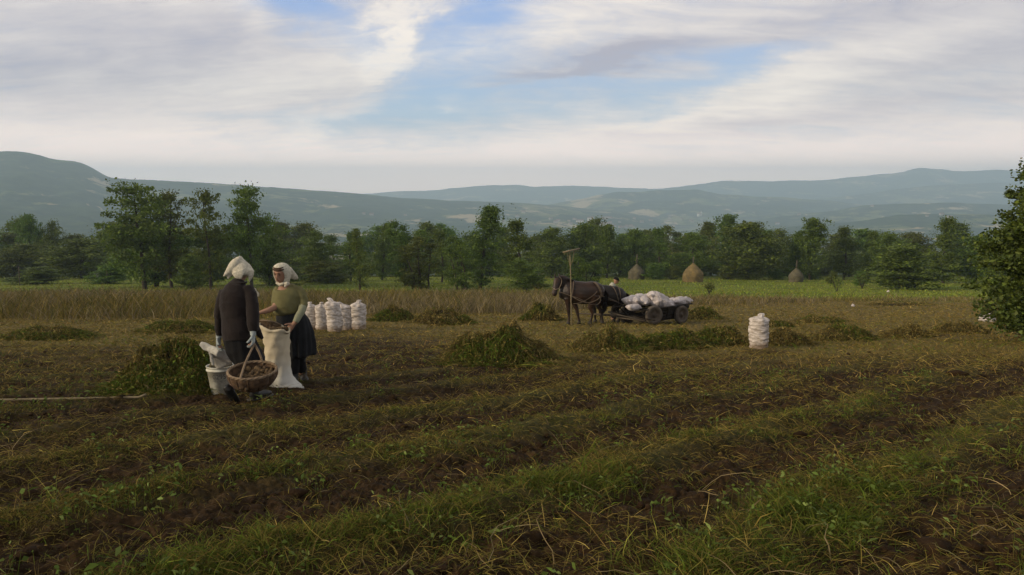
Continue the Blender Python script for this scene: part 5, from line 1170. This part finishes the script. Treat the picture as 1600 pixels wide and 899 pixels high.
# ------------------------------------------------------------------ cart
CD = 24.6; cc = P(1028, 505, CD); TH = R(38); AX = Vector((math.cos(TH), math.sin(TH), 0)); AY = Vector((-math.sin(TH), math.cos(TH), 0)); cz = H(cc.x, cc.y)
def CT(x, y, z): q = Vector((cc.x, cc.y, 0)) + AX * x + AY * y; q.z = cz + z - 0.085 * x * 0; return q
M_CART = mat_simple('weathered_dark_wood', (0.028, 0.021, 0.015), 0.85, .5, 30, .5, 6); M_CART2 = mat_simple('grey_pole_wood', (0.11, 0.09, 0.065), 0.85, .4, 30, .4, 8)
M_TYRE = mat_simple('dusty_tyre', (0.115, 0.095, 0.075), 0.9, .4, 40, .35, 8); M_RIM = mat_simple('rusty_rim', (0.10, 0.078, 0.058), 0.7, .3, 30, .4, 10)
def cart():
    root = thing('cart', (cc.x, cc.y, cz), 'low dark wooden horse cart on rubber tyres, heaped with white sacks', 'cart')
    def plank(bm, a, b, hgt, th, upv=Vector((0, 0, 1))):
        a = Vector(a); b = Vector(b); m = (a + b) / 2; e = (b - a) / 2; u = nrm(upv - nrm(e) * upv.dot(nrm(e))); w_ = nrm(e).cross(u); box(bm, m, e, w_ * th / 2, u * hgt / 2)
    bm = bmesh.new(); box(bm, CT(-.08, 0, .25), AX * .86, AY * .40, Vector((0, 0, .022)))
    for s in (-1, 1): box(bm, CT(-.08, s * .30, .20), AX * .98, AY * .03, Vector((0, 0, .035)))
    obj('floor', bm, M_CART, root)
    for s in (-1, 1):
        bm = bmesh.new()
        for i in range(3):
            z0 = .27 + i * .112; z1 = z0 + .102; o0 = .40 + (z0 - .27) * .38; o1 = .40 + (z1 - .27) * .38; xe = .80 + (z0 - .27) * .5
            up_ = nrm(AY * s * (o1 - o0) + Vector((0, 0, z1 - z0)))
            plank(bm, CT(-xe - .12, s * (o0 + o1) / 2, (z0 + z1) / 2), CT(xe, s * (o0 + o1) / 2, (z0 + z1) / 2), .108, .022, up_)
        for x in (-.75, -.1, .6): plank(bm, CT(x, s * .425, .24), CT(x * 1.1, s * .575, .64), .05, .03, AX)
        obj('side', bm, M_CART, root)
        bm = bmesh.new(); tube(bm, [CT(-1.62, s * .47, .62), CT(-.9, s * .545, .625), CT(0, s * .56, .625), CT(1.02, s * .54, .64)], [.020, .026, .028, .024], 8); obj('rail', bm, M_CART, root)
        bm = bmesh.new(); tube(bm, [CT(-.95, s * .40, .26), CT(-1.30, s * .47, .60)], .022, 8); tube(bm, [CT(-.92, s * .38, .30), CT(-1.62, s * .46, .50)], .018, 8); obj('brace', bm, M_CART, root)
    bm = bmesh.new()
    for z in (.33, .45, .57): plank(bm, CT(.84 + (z - .3) * .5, -.42, z), CT(.84 + (z - .3) * .5, .42, z), .10, .022)
    obj('tailboard', bm, M_CART, root)
    for x in (-.84, .47):
        bm = bmesh.new(); tube(bm, [CT(x, -.52, .30), CT(x, .52, .30)], .03, 8); box(bm, CT(x, 0, .235 if x > 0 else .235), AX * .05, AY * .34, Vector((0, 0, .045))); obj('axle', bm, M_CART, root)
    for x, st in ((-.84, R(-14)), (.47, 0)):
        for s in (-1, 1):
            c0 = CT(x, s * .56, .30); g_ = H(c0.x, c0.y); c0.z = g_ + .298
            wa = AY.copy(); wa.rotate(Matrix.Rotation(st, 3, 'Z')); wx = wa.cross(Vector((0, 0, 1)))
            e = bpy.data.objects.new('wheel', None); bm = bmesh.new(); N = 40
            prof = [(.185, -.05), (.20, -.062), (.25, -.07), (.285, -.06), (.298, -.04), (.300, 0), (.298, .04), (.285, .06), (.25, .07), (.20, .062), (.185, .05)]; prev = None
            rows = []
            for k in range(N):
                a = 2 * math.pi * k / N; dv = wx * math.cos(a) + Vector((0, 0, math.sin(a))); rows.append([bm.verts.new(c0 + dv * (r_ - (.006 if k % 2 and r_ > .29 else 0)) + wa * w_) for r_, w_ in prof])
            for k in range(N):
                a_, b_ = rows[k], rows[(k + 1) % N]
                for i in range(len(prof) - 1): bm.faces.new((a_[i], a_[i + 1], b_[i + 1], b_[i]))
                bm.faces.new((a_[-1], a_[0], b_[0], b_[-1]))
            wheel = obj('wheel', bm, M_TYRE, root)
            bm = bmesh.new(); prof2 = [(.0, .05), (.045, .05), (.05, .02), (.13, .012), (.165, .03), (.188, .048), (.192, .048)]
            for sg in (-1, 1):
                rows = [[bm.verts.new(c0 + (wx * math.cos(2 * math.pi * k / N) + Vector((0, 0, math.sin(2 * math.pi * k / N)))) * max(r_, .001) + wa * w_ * sg) for r_, w_ in prof2] for k in range(N)]
                for k in range(N):
                    for i in range(len(prof2) - 1): bm.faces.new((rows[k][i], rows[k][i + 1], rows[(k + 1) % N][i + 1], rows[(k + 1) % N][i]))
            for k in range(5):
                a = 2 * math.pi * k / 5; dv = wx * math.cos(a) + Vector((0, 0, math.sin(a))); tube(bm, [c0 + dv * .075 - wa * .035, c0 + dv * .075 + wa * .035], .010, 6)
            obj('rim', bm, M_RIM, wheel)
    bm = bmesh.new(); a = CT(-.80, 0, .27); b = P(905, 490, 24.8); tube(bm, [a, a * .5 + b * .5 + Vector((0, 0, .02)), b], [.045, .038, .03], 8); obj('drawbar', bm, M_CART2, root)
    bm = bmesh.new()
    sa = CT(-1.15, -.45, .27); sb = CT(-1.35, .55, .27); tube(bm, [sa, sb], .025, 8)
    for q_, (px, py, d_) in ((sa, (950, 488, 24.1)), (sb, (962, 487, 25.6))): tube(bm, [q_, P(px, py, d_)], .016, 6)
    tube(bm, [CT(-1.0, -.50, .22), P(958, 490, 24.0)], .018, 6); tube(bm, [CT(-1.0, -.2, .20), P(950, 486, 24.4)], .014, 6)
    obj('swingletree', bm, M_CART2, root)
    bm = bmesh.new(); tube(bm, [CT(-.84, -.38, .33), CT(-1.25, -.62, .36), CT(-.95, -.70, .30)], .014, 6); obj('step_iron', bm, M_CART, root)
cart()
M_CSACK = mat_simple('white_woven_sack', (0.62, 0.57, 0.57), 0.8, .6, 30, .2, 10, col2=(.44, .40, .38))
def lying_sack(a, b, r, seed, label, flat=.8, taper=.45):
    a = Vector(a); b = Vector(b); c = (a + b) / 2; bm = bmesh.new(); d = b - a; R0 = Vector((d.y, -d.x, 0)); R0 = nrm(R0) if R0.length > .01 else Vector((0, 1, 0))
    up_ = nrm(d).cross(R0); rg = random.Random(seed)
    def ear(p, q, k): loft(bm, [(p, r * .5, r * .35), (p * .4 + q * .6, r * .3, r * .2), (q, r * k, r * k * .5)], 12, R0)
    loft(bm, [(a, r * .55, r * .30), (a + d * .08, r * .85, r * .6), (a + d * .25, r, r * flat), (a + d * .5, r * 1.02, r * flat), (a + d * .75, r, r * flat), (a + d * .92, r * .8, r * .5), (b, r * taper, r * taper * .4)], 24, R0)
    for sg in (-1, 1):
        ear(a + d * .12 + R0 * r * .5 * sg, a - d * rg.uniform(.0, .12) + R0 * r * .95 * sg + Vector((0, 0, r * rg.uniform(-.3, .5))), .12)
        ear(b - d * .12 + R0 * r * .4 * sg, b + d * rg.uniform(.0, .10) + R0 * r * .8 * sg + Vector((0, 0, r * rg.uniform(-.3, .4))), .12)
    o = solid('potato_sack', bm, M_CSACK, None, .014, 2, creases(.055, 6.5, seed, .020, 19), at=c); tag(o, label, 'sack', 'white potato sacks heaped on the cart')
def on(px, py, d): return P(px, py, d)
lying_sack(on(978, 471, 24.1), on(992, 466, 24.7), .17, 1, 'white sack lying furthest forward on the cart, against the horse\'s tail')
lying_sack(on(990, 471, 24.1), on(1003, 466.5, 24.9), .17, 2, 'white sack second from the front of the cart load')
lying_sack(on(1003, 472, 24.1), on(1017, 467, 24.9), .18, 3, 'white sack below the raised tip of the big slanting sack')
lying_sack(on(1015, 459.5, 24.3), on(1046, 477, 24.4), .19, 4, 'big white sack slanting on top of the cart load, its end raised', .9)
lying_sack(on(1022, 474, 24.2), on(1036, 472, 24.9), .19, 5, 'creased white sack pressed under the big slanting one')
lying_sack(on(1042, 478.5, 24.6), on(1055, 472, 25.3), .18, 6, 'white sack bulging over the cart side right of the slanting one')
lying_sack(on(1053, 471, 24.8), on(1077, 470, 25.3), .17, 7, 'white sack hanging over the tail end of the cart', .8, .3)
lying_sack(on(1060, 474, 25.1), on(1066, 468, 25.7), .17, 8, 'white sack at the far rear corner of the cart')
lying_sack(on(982, 480, 23.9), on(1000, 480.5, 24.1), .10, 9, 'flattened white sack drooping between the front rails of the cart')

# ------------------------------------------------------------------ helper with the black cap behind the horses
def boy():
    D = 26.6; J = lambda px, py, dd=0.0: P(px, py, D + dd); g = G(958, 500); x0 = J(958, 500); gl = H(x0.x, x0.y)
    root = thing('person', (x0.x, x0.y, gl), 'person in a black cap and pale shirt bending behind the horses', 'person')
    hc = J(962.5, 438.5); fd = nrm(Vector((1, -.25, -.35))); up = Vector((.2, 0, 1)); bm = bmesh.new(); base = Vector((x0.x, x0.y, gl))
    hip = base + Vector((-.02, 0, .86)); ch = J(956, 450); loft(bm, [(hip, .15, .11), (hip * .5 + ch * .5, .14, .11), (ch, .17, .11), (J(958, 446), .10, .08)], 16, Vector((0, 1, 0)))
    loft(bm, [(J(957, 448), .055, .055), (J(960, 443), .05, .05)], 10); head(bm, hc, fd, up, .98)
    for s in (-1, 1):
        sh = ch + Vector((.02, s * .17, .02)); el = sh + Vector((.12, s * .06, -.26)); wr = el + Vector((.22, -s * .04, -.04))
        loft(bm, [(sh, .052, .052), (el, .042, .042), (wr, .027, .024)], 10); hand(bm, wr, Vector((1, 0, -.15)), Vector((0, 0, -1)), s, .5)
        hp = hip + Vector((0, s * .09, -.02)); kn = base + Vector((.03, s * .10, .46)); an = base + Vector((-.03, s * .11, .09))
        loft(bm, [(hp, .095, .09), (kn, .062, .062), (an, .042, .042)], 12); loft(bm, [(an - Vector((.03, 0, .04)), .04, .035), (an + Vector((.07, 0, -.05)), .042, .03), (an + Vector((.14, 0, -.055)), .035, .022)], 10, Vector((0, 1, 0)))
    solid('body', bm, M_SKIN, root, .011, 2); face_details(root, hc, fd, up, .98, M_LIP)
    bm = bmesh.new(); loft(bm, [(hip + Vector((0, 0, -.04)), .165, .13), (hip * .5 + ch * .5, .158, .13), (ch, .20, .14), (J(957, 446), .15, .11), (J(959, 443), .085, .08)], 18, Vector((0, 1, 0)), cap=.2)
    for s in (-1, 1):
        sh = ch + Vector((.02, s * .17, .02)); el = sh + Vector((.12, s * .06, -.26)); loft(bm, [(sh - Vector((0, s * .05, 0)), .07, .07), (sh, .068, .068), (el, .052, .052)], 12)
    solid('shirt', bm, mat_simple('pale_shirt', (0.42, 0.42, 0.34), 0.9, .3, 40, .2), root, .013, 2, folds(.006, (12, 12, 12), 3))
    bm = bmesh.new()
    loft(bm, [(hip + Vector((0, 0, .02)), .16, .125), (hip - Vector((0, 0, .08)), .16, .13)], 16, Vector((0, 1, 0)))
    for s in (-1, 1): loft(bm, [(hip + Vector((0, s * .09, -.04)), .105, .10), (base + Vector((.03, s * .10, .46)), .075, .075), (base + Vector((-.03, s * .11, .12)), .062, .062)], 14)
    solid('trousers', bm, M_SKIRT2, root, .013, 2, folds(.006, (12, 12, 12), 5))
    up_ = nrm(up - fd * up.dot(fd)); sd_ = fd.cross(up_)
    bm = bmesh.new(); loft(bm, [(hc + up_ * .028, .084, .104), (hc + up_ * .06, .086, .104), (hc + up_ * .095, .072, .085), (hc + up_ * .118, .03, .04)], 16, sd_)
    loft(bm, [(hc + up_ * .045 + fd * .07, .06, .012), (hc + up_ * .035 + fd * .13, .06, .010), (hc + up_ * .022 + fd * .165, .035, .007)], 12, sd_)
    solid('cap', bm, M_SKIRT, root, .007, 1)
boy()

# ------------------------------------------------------------------ wooden hay rake stood upright in front of the bay horse
M_RAKE = mat_simple('bare_rake_wood', (0.27, 0.22, 0.13), 0.8, .3, 40, .3, 10)
def rake():
    D = 23.3; b = P(893.3, 514, D); b.z = H(b.x, b.y); t = P(890.3, 393, D)
    root = thing('hay_rake', b, 'pale wooden hay rake standing upright in front of the bay horse, teeth up', 'rake')
    bm = bmesh.new(); tube(bm, [b - Vector((0, 0, .05)), b * .66 + t * .34, b * .33 + t * .67 + Vector((.01, 0, 0)), t], [.018, .016, .015, .014], 10); obj('handle', bm, M_RAKE, root)
    a = P(880, 394.5, D - .12); c = P(905.5, 388.5, D + .15); hd_ = nrm(c - a); bm = bmesh.new(); box(bm, (a + c) / 2, (c - a) / 2, nrm(hd_.cross(Vector((0, 0, 1)))) * .035, Vector((0, 0, .017))); obj('head', bm, M_RAKE, root)
    for i in range(9):
        p = a.lerp(c, .06 + .88 * i / 8); bm = bmesh.new(); tube(bm, [p, p + Vector((0, -.02, -.09))], [.010, .005], 6); obj('tooth', bm, M_RAKE, root)
    bm = bmesh.new(); q = b.lerp(t, .80); tube(bm, smooth_path([q, P(894.5, 408, D), P(896.5, 397, D), a.lerp(c, .64)]), .009, 6); tube(bm, smooth_path([q, P(888, 405, D), P(887.2, 398, D), a.lerp(c, .27)]), .007, 6); obj('fork_brace', bm, M_RAKE, root)
rake()
def stick(name, pts, r, mat, label, cat):
    c = pts[0].copy(); bm = bmesh.new(); tube(bm, pts, r, 8); o = obj(name, bm, mat, at=c); tag(o, label, cat)
def lay(px, py, up=.02): g = G(px, py); return Vector((g.x, g.y, H(g.x, g.y) + up))
pa, pb = G(-70, 637.5), G(229, 631.5)
stick('pole', [pa.lerp(pb, q) + Vector((0, 0, .075 + (.03 if q == 1 else 0))) for q in (0, .3, .6, .9, .96, 1)], .013, M_RAKE, 'long thin pale pole lying on the ground at the left edge', 'pole')
stick('stick', [P(919, 506, 22.6), P(925, 511, 22.5), P(933, 518.5, 22.4)], .035, M_CART, 'short black stump poking out of the heap below the horses', 'stick')
# ------------------------------------------------------------------ heaps of pulled vines
def heap(px, base, wpx, hpx, green, label, n, seed, name='vine_heap', stalks=0):
    rg = np.random.default_rng(seed); g = G(px, base); a = wpx / 2 / F * g.y * 1.03; b = a * .75; c = Vector((g.x, g.y + b * .8, 0)); h = hpx / F * g.y * .76
    def surf(u, v):     # u, v in the unit disc
        rr = np.sqrt(u * u + v * v); x = c.x + u * a; y = c.y + v * b
        s = np.clip(1 - rr, 0, 1) ** 0.8 * (1 + .6 * rr); lump = 0.25 + 1.5 * fbm(x * 2.6 / max(a, .5), y * 2.6 / max(a, .5), seed, 4) ** 1.2
        return np.stack([x, y, gz(x, y) + h * s * lump - .02], -1)
    m = 30; th = np.linspace(0, 2 * math.pi, 48, endpoint=False); rr = np.linspace(0, 1, m); RR, TT = np.meshgrid(rr, th, indexing='ij')
    core = surf(RR * np.cos(TT), RR * np.sin(TT)).reshape(-1, 3) - np.array([0, 0, .03]); i = (np.arange(m - 1) * 48)[:, None]; j = np.arange(48)[None]; j2 = (j + 1) % 48
    cq = np.stack([i + j, i + j2, i + 48 + j2, i + 48 + j], -1).reshape(-1, 4); cc_ = np.tile(np.array([[.030, .024, .012]]), (len(core), 1)) * rg.lognormal(0, .2, (len(core), 1))
    q = rg.random(n) ** .5 * 1.04; t = rg.uniform(0, 6.283, n); u = q * np.cos(t); v = q * np.sin(t); p0 = surf(u, v); K = 5; L = rg.lognormal(math.log(.19), .45, n) * min(1.2, max(.6, a / 1.0)); di = rg.uniform(0, 6.283, n)
    pts = np.zeros((n, K + 1, 3)); out = np.stack([np.cos(t), np.sin(t)], -1); dirx = np.cos(di) * .8 + out[:, 0] * .35; diry = np.sin(di) * .8 + out[:, 1] * .35
    rise = rg.normal(size=n) * .06 + .0; lift0 = rg.uniform(0, .06, n) + .02; wob = rg.normal(size=(n, K + 1, 3)) * .012 * np.linspace(0, 1, K + 1)[None, :, None]
    for k in range(K + 1):
        f = k / K; uu = u + dirx * L * f / a; vv = v + diry * L * f / b; sp_ = surf(uu, vv); sp_[:, 2] = np.maximum(sp_[:, 2] + lift0 * np.sin(f * math.pi) * 1.6 + .012, p0[:, 2] * .65 + sp_[:, 2] * .35 + rise * f); pts[:, k] = sp_
    pts += wob; gm = fbm(p0[:, 0] * 1.5 / max(a, .6), p0[:, 1] * 1.5 / max(a, .6), seed + 4, 2); isg = rg.random(n) < np.clip(green + (gm - .5) * 2.2, .03, .92)
    col = np.where(isg[:, None], pick(GREENS + OLIVE, n), pick(STRAW + [(.12, .095, .04), (.09, .075, .03)], n)) * np.array([.80, .90, .85])
    vs, qs, cs = strands(pts, np.maximum(.0055 * rg.lognormal(0, .4, n), g.y * .0006), col)
    # leaves still hanging on the vines
    nl_ = n // 3; il = rg.integers(0, n, nl_); lp = pts[il, 3] + rg.normal(size=(nl_, 3)) * .02; la = arcs(lp, rg.lognormal(math.log(.045), .3, nl_), rg.uniform(.4, 2.2, nl_), rg.uniform(0, 6.28, nl_), 2, .6); lv, lq, lc = strands(la, np.full(nl_, .022) * rg.lognormal(0, .3, nl_), col[il] * .9, .3, .1)
    P_ = [(core, cq, cc_), (vs, qs, cs), (lv, lq, lc)]
    if stalks:
        bs = surf(rg.normal(size=stalks) * .25 + .05, rg.normal(size=stalks) * .2); st = arcs(bs, rg.uniform(.2, .42, stalks), rg.uniform(0, .6, stalks), rg.uniform(0, 6.28, stalks), 5, .3, .3); P_.append(strands(st, np.full(stalks, .009), pick(STRAW[:3], stalks)))
    off = 0; V_, Q_, C_ = [], [], []
    for v_, q_, c__ in P_: V_.append(v_); Q_.append(q_ + off); C_.append(c__); off += len(v_)
    org = Vector((c.x, c.y, float(gz(c.x, c.y)))); o = raw(name, np.vstack(V_) - np.array(org[:]), np.vstack(Q_).ravel(), 4, M_STRAW, col=np.vstack(C_)); o.location = org; tag(o, label, 'heap', 'heaps of pulled potato vines')
HEAPS = [(242, 622, 184, 96, .80, 'big dark heap of vines left of the white bucket', 8500, 0), (783, 575, 186, 74, .38, 'largest brown-green vine heap in the middle of the field', 9000, 26),
 (955, 553, 118, 42, .30, 'brown vine heap just below the horses', 4800, 0), (1052, 548, 110, 32, .60, 'greenish vine heap in front of the cart wheels', 4200, 0), (1130, 543, 100, 30, .50, 'low green-brown heap just left of the lone sack', 3600, 0),
 (1234, 541, 74, 26, .12, 'small brown heap just right of the lone sack', 2600, 0), (1328, 534, 92, 25, .10, 'rounded brown heap, highest of those right of the lone sack', 3000, 0), (1428, 529, 72, 17, .12, 'low brown heap between the rounded one and the leafy tree', 2200, 0),
 (1512, 522, 78, 17, .10, 'brown heap beside the big leafy tree at right', 2200, 0), (55, 532, 128, 19, .45, 'flat greenish heap near the left edge of the field', 3600, 0), (268, 522, 120, 18, .40, 'low heap at the left edge of the woman in black', 3200, 0),
 (688, 508, 96, 24, .30, 'low spread heap midway between the row of sacks and the horses', 2600, 0), (612, 504, 70, 26, .35, 'heap right behind the row of five sacks', 2200, 0), (846, 502, 62, 28, .25, 'brown heap just left of the bay horse\'s chest', 2200, 0),
 (1096, 500, 70, 24, .25, 'heap behind the tail of the cart', 2000, 0), (1290, 506, 70, 10, .10, 'thin flat heap in the row behind the rounded brown one', 1500, 0), (1420, 478, 90, 7, .10, 'distant flat heap near the tall grass at right', 1200, 0), (1215, 512, 60, 9, .25, 'flat distant heap above the lone sack\'s right shoulder', 1400, 0)]
for i, (px, by, w_, h_, gr_, lab, n_, sk_) in enumerate(HEAPS): heap(px, by, w_, h_, gr_, lab, n_, 200 + i, stalks=sk_)

# ------------------------------------------------------------------ haystacks on the meadow
M_HAY = mat_simple('old_hay', (0.13, 0.115, 0.068), 0.95, .8, 12, .35, 1.5, col2=(.075, .068, .045)); M_HAY2 = mat_simple('golden_hay', (0.22, 0.16, 0.065), 0.95, .8, 12, .3, 1.5, col2=(.13, .10, .045))
def haystack(px, base, top, wpx, ptop, mat, label, seed):
    g = G(px, base); d = g.y; h = (P(px, top, d) - P(px, base, d)).z; r = wpx / 2 / F * d * 1.03; ph = (P(px, ptop, d) - P(px, base, d)).z; loc = (g.x, g.y, g.z)
    root = thing('haystack', loc, label, 'haystack', 'haystacks on the meadow', 0, True); bm = bmesh.new(); N = 40; prev = None; rg = np.random.default_rng(seed)
    prof = [(.94, -.03), (.98, .08), (1.0, .25), (1.0, .42), (.90, .54), (.70, .67), (.47, .80), (.24, .91), (.08, 1.0)]; pr = [(np.interp(t, [z for _, z in prof], [q for q, _ in prof]), t) for t in np.linspace(-.03, 1, 30)]
    for q, z in pr:
        ring = [bm.verts.new((math.cos(a) * r * q * (1 + .05 * mnoise.noise(Vector((math.cos(a) * 2, math.sin(a) * 2, z * 3 + seed))) + rg.normal() * .03), math.sin(a) * r * q * (1 + rg.normal() * .03), z * h)) for a in [2 * math.pi * k / N for k in range(N)]]
        if prev:
            for k in range(N): bm.faces.new((prev[k], prev[(k + 1) % N], ring[(k + 1) % N], ring[k]))
        prev = ring
    bm.faces.new(prev); obj('hay', bm, mat, root)
    bm = bmesh.new(); tube(bm, [Vector((0, 0, h * .9)), Vector((.03, 0, ph))], [.12, .10], 6); obj('pole', bm, M_CART2, root)
haystack(994.5, 437, 413, 25, 398, M_HAY, 'greyish haystack behind the horses\' backs, left of the golden one', 1); haystack(1082.5, 441, 411.5, 31, 402, M_HAY2, 'golden haystack, the biggest and brightest on the meadow', 2)
haystack(1243.5, 441, 419, 22, 407, M_HAY, 'small grey haystack against the dark trees on the right', 3); haystack(862, 427, 402, 25, 396, M_HAY, 'pale haystack peeping out behind the small tree above the bay horse', 4)

# ------------------------------------------------------------------ odds and ends
def crumple(px, py, w_, label, name='plastic_sheet', cat='litter', hgt=.7):
    g = G(px, py); r = w_ / 2 / F * g.y; c = Vector((g.x, g.y, H(g.x, g.y) + r * hgt * .6)); bm = bmesh.new(); bmesh.ops.create_icosphere(bm, subdivisions=4, radius=1)
    for v in bm.verts:
        k = 1 + .55 * mnoise.noise(v.co * 1.6 + c) + .25 * mnoise.noise(v.co * 4 + c); v.co = Vector((v.co.x * r * k, v.co.y * r * k * .8, v.co.z * r * hgt * k))
    o = obj(name, bm, M_CSACK); o.location = c; tag(o, label, cat)
crumple(1543, 503, 26, 'white sack lying half under the leafy tree at the right edge', 'potato_sack', 'sack', .6); crumple(1333, 479, 5, 'small white scrap in the brown grass far right of the cart', hgt=1.0)
crumple(1388, 457, 4, 'tiny white scrap in front of the big rounded shrub', hgt=1.0); crumple(151, 433, 9, 'white rag on the meadow at the foot of the left trees', hgt=1.2)
def post(px, base, top, label):
    g = G(px, base); h = (P(px, top, g.y) - P(px, base, g.y)).z; bm = bmesh.new(); tube(bm, [Vector((0, 0, -.1)), Vector((.03, 0, h))], [.07, .055], 7); o = obj('fence_post', bm, M_CART2); o.location = g; tag(o, label, 'post')
post(31, 446, 417, 'grey wooden post standing in the tall grass at far left'); post(168, 444, 424, 'short wooden post under the left trees')
# bare sapling by the meadow
def sapling(px, base, top, label):
    g = G(px, base); h = (P(px, top, g.y) - P(px, base, g.y)).z; root = thing('sapling', g, label, 'sapling', None, 0, True); rg = np.random.default_rng(int(px)); V_, Q_, off = [], [], 0
    for k in range(9):
        a = rg.uniform(0, 6.28); e = np.array([math.cos(a) * .35 * h, math.sin(a) * .35 * h, h * rg.uniform(.6, 1)]); v, q = tube_np([[0, 0, 0], e * .4 + [0, 0, .1 * h], e], [.035, .022, .008], 4); V_.append(v); Q_.append(q + off); off += len(v)
    raw('stem', np.vstack(V_), np.vstack(Q_).ravel(), 4, M_BARK, root); n = 260; lp = RNG.normal(size=(n, 3)) * [.2 * h, .2 * h, .18 * h] + [0, 0, .62 * h]
    v, q, c = strands(arcs(lp, np.full(n, .16), RNG.uniform(0, 3, n), RNG.uniform(0, 6.28, n), 2), np.full(n, .07), pick(GREENS, n)); raw('leaves', v, q.ravel(), 4, M_LEAF, root, col=c)
sapling(1108, 461, 441, 'thin sparse sapling on the meadow right of the cart'); sapling(1307, 458, 430, 'small leafy sapling standing on the meadow left of the rounded shrub'); sapling(1347, 452, 424, 'small leafy sapling just left of the big rounded shrub')

# ------------------------------------------------------------------ village houses in the valley
def houses():
    far = np.vstack(FARV); fq = np.vstack(FARF)
    gx, gy = np.meshgrid(np.linspace(-6000, 6000, 160), np.geomspace(300, 10500, 200)); gv = np.stack([gx, gy, gz(gx, gy)], -1).reshape(-1, 3); i = (np.arange(199) * 160)[:, None]; j = np.arange(159)[None]
    gq = np.stack([i + j, i + j + 1, i + 161 + j, i + 160 + j], -1).reshape(-1, 4); bv = BVHTree.FromPolygons(np.vstack([far, gv]).tolist(), np.vstack([fq, gq + len(far)]).tolist())
    M_W = mat_simple('limewash', (0.60, 0.58, 0.52), .9); M_W2 = mat_simple('old_plaster', (0.30, 0.28, 0.24), .9); M_R = mat_simple('roof_tile', (0.20, 0.11, 0.075), .9, .0, 30, .3)
    def house(px, py, wd, ht, ln, label, group, rz, tower=0):
        d = ray(px, py).normalized(); hit = bv.ray_cast(CAM, d)
        if hit[0] is None: return
        c = hit[0]; root = thing('house', c, label, 'house' if not tower else 'church', group, rz, True)
        bm = bmesh.new(); box(bm, Vector((0, 0, ht / 2 - 1)), Vector((ln / 2, 0, 0)), Vector((0, wd / 2, 0)), Vector((0, 0, ht / 2 + 1)))
        obj('wall', bm, M_W2 if group else M_W, root, smooth=False)
        bm = bmesh.new(); vs = [bm.verts.new(p) for p in ((-ln / 2 - .5, -wd / 2 - .5, ht), (ln / 2 + .5, -wd / 2 - .5, ht), (ln / 2 + .5, wd / 2 + .5, ht), (-ln / 2 - .5, wd / 2 + .5, ht), (-ln / 2 - .5, 0, ht + wd * .4), (ln / 2 + .5, 0, ht + wd * .4))]
        for f in ((0, 1, 5, 4), (2, 3, 4, 5), (1, 2, 5), (3, 0, 4), (3, 2, 1, 0)): bm.faces.new([vs[q] for q in f])
        obj('roof', bm, M_R, root, smooth=False)
        if tower:
            bm = bmesh.new(); box(bm, Vector((ln / 2, 0, tower / 2)), Vector((3, 0, 0)), Vector((0, 3, 0)), Vector((0, 0, tower / 2))); obj('tower', bm, M_W, root, smooth=False)
            bm = bmesh.new(); loft(bm, [(Vector((ln / 2, 0, tower)), 3.6, 3.6), (Vector((ln / 2, 0, tower + 9)), .3, .3)], 8); obj('spire', bm, M_R, root, smooth=False)
    rg = random.Random(5)
    house(921, 349, 12, 22, 14, 'white block, left one of the bright pair in the valley town', None, .2); house(924.5, 349, 12, 24, 14, 'white block, right one of the bright pair in the valley town', None, .2)
    house(942, 353, 16, 9, 44, 'long white building right of the pair of blocks in the town', None, .1); house(1093, 338, 12, 12, 22, 'white church with a small tower out in the valley', None, .4, 24)
    house(906, 348, 13, 8, 30, 'white building at the left end of the valley town', None, .1)
    for k in range(72):
        r_ = rg.random()
        if r_ < .72: px, py = rg.gauss(975, 60), rg.uniform(341, 357)
        elif r_ < .82: px, py = rg.uniform(560, 860), rg.uniform(332, 352)
        else: px, py = rg.uniform(1040, 1500), rg.uniform(322, 352)
        sz = rg.uniform(.7, 1.25); house(px, py, 8 * sz, 5 * sz, 13 * sz, 'tiny pale house far off in the hazy valley', 'tiny houses scattered in the valley', rg.uniform(-.6, .6))
houses()
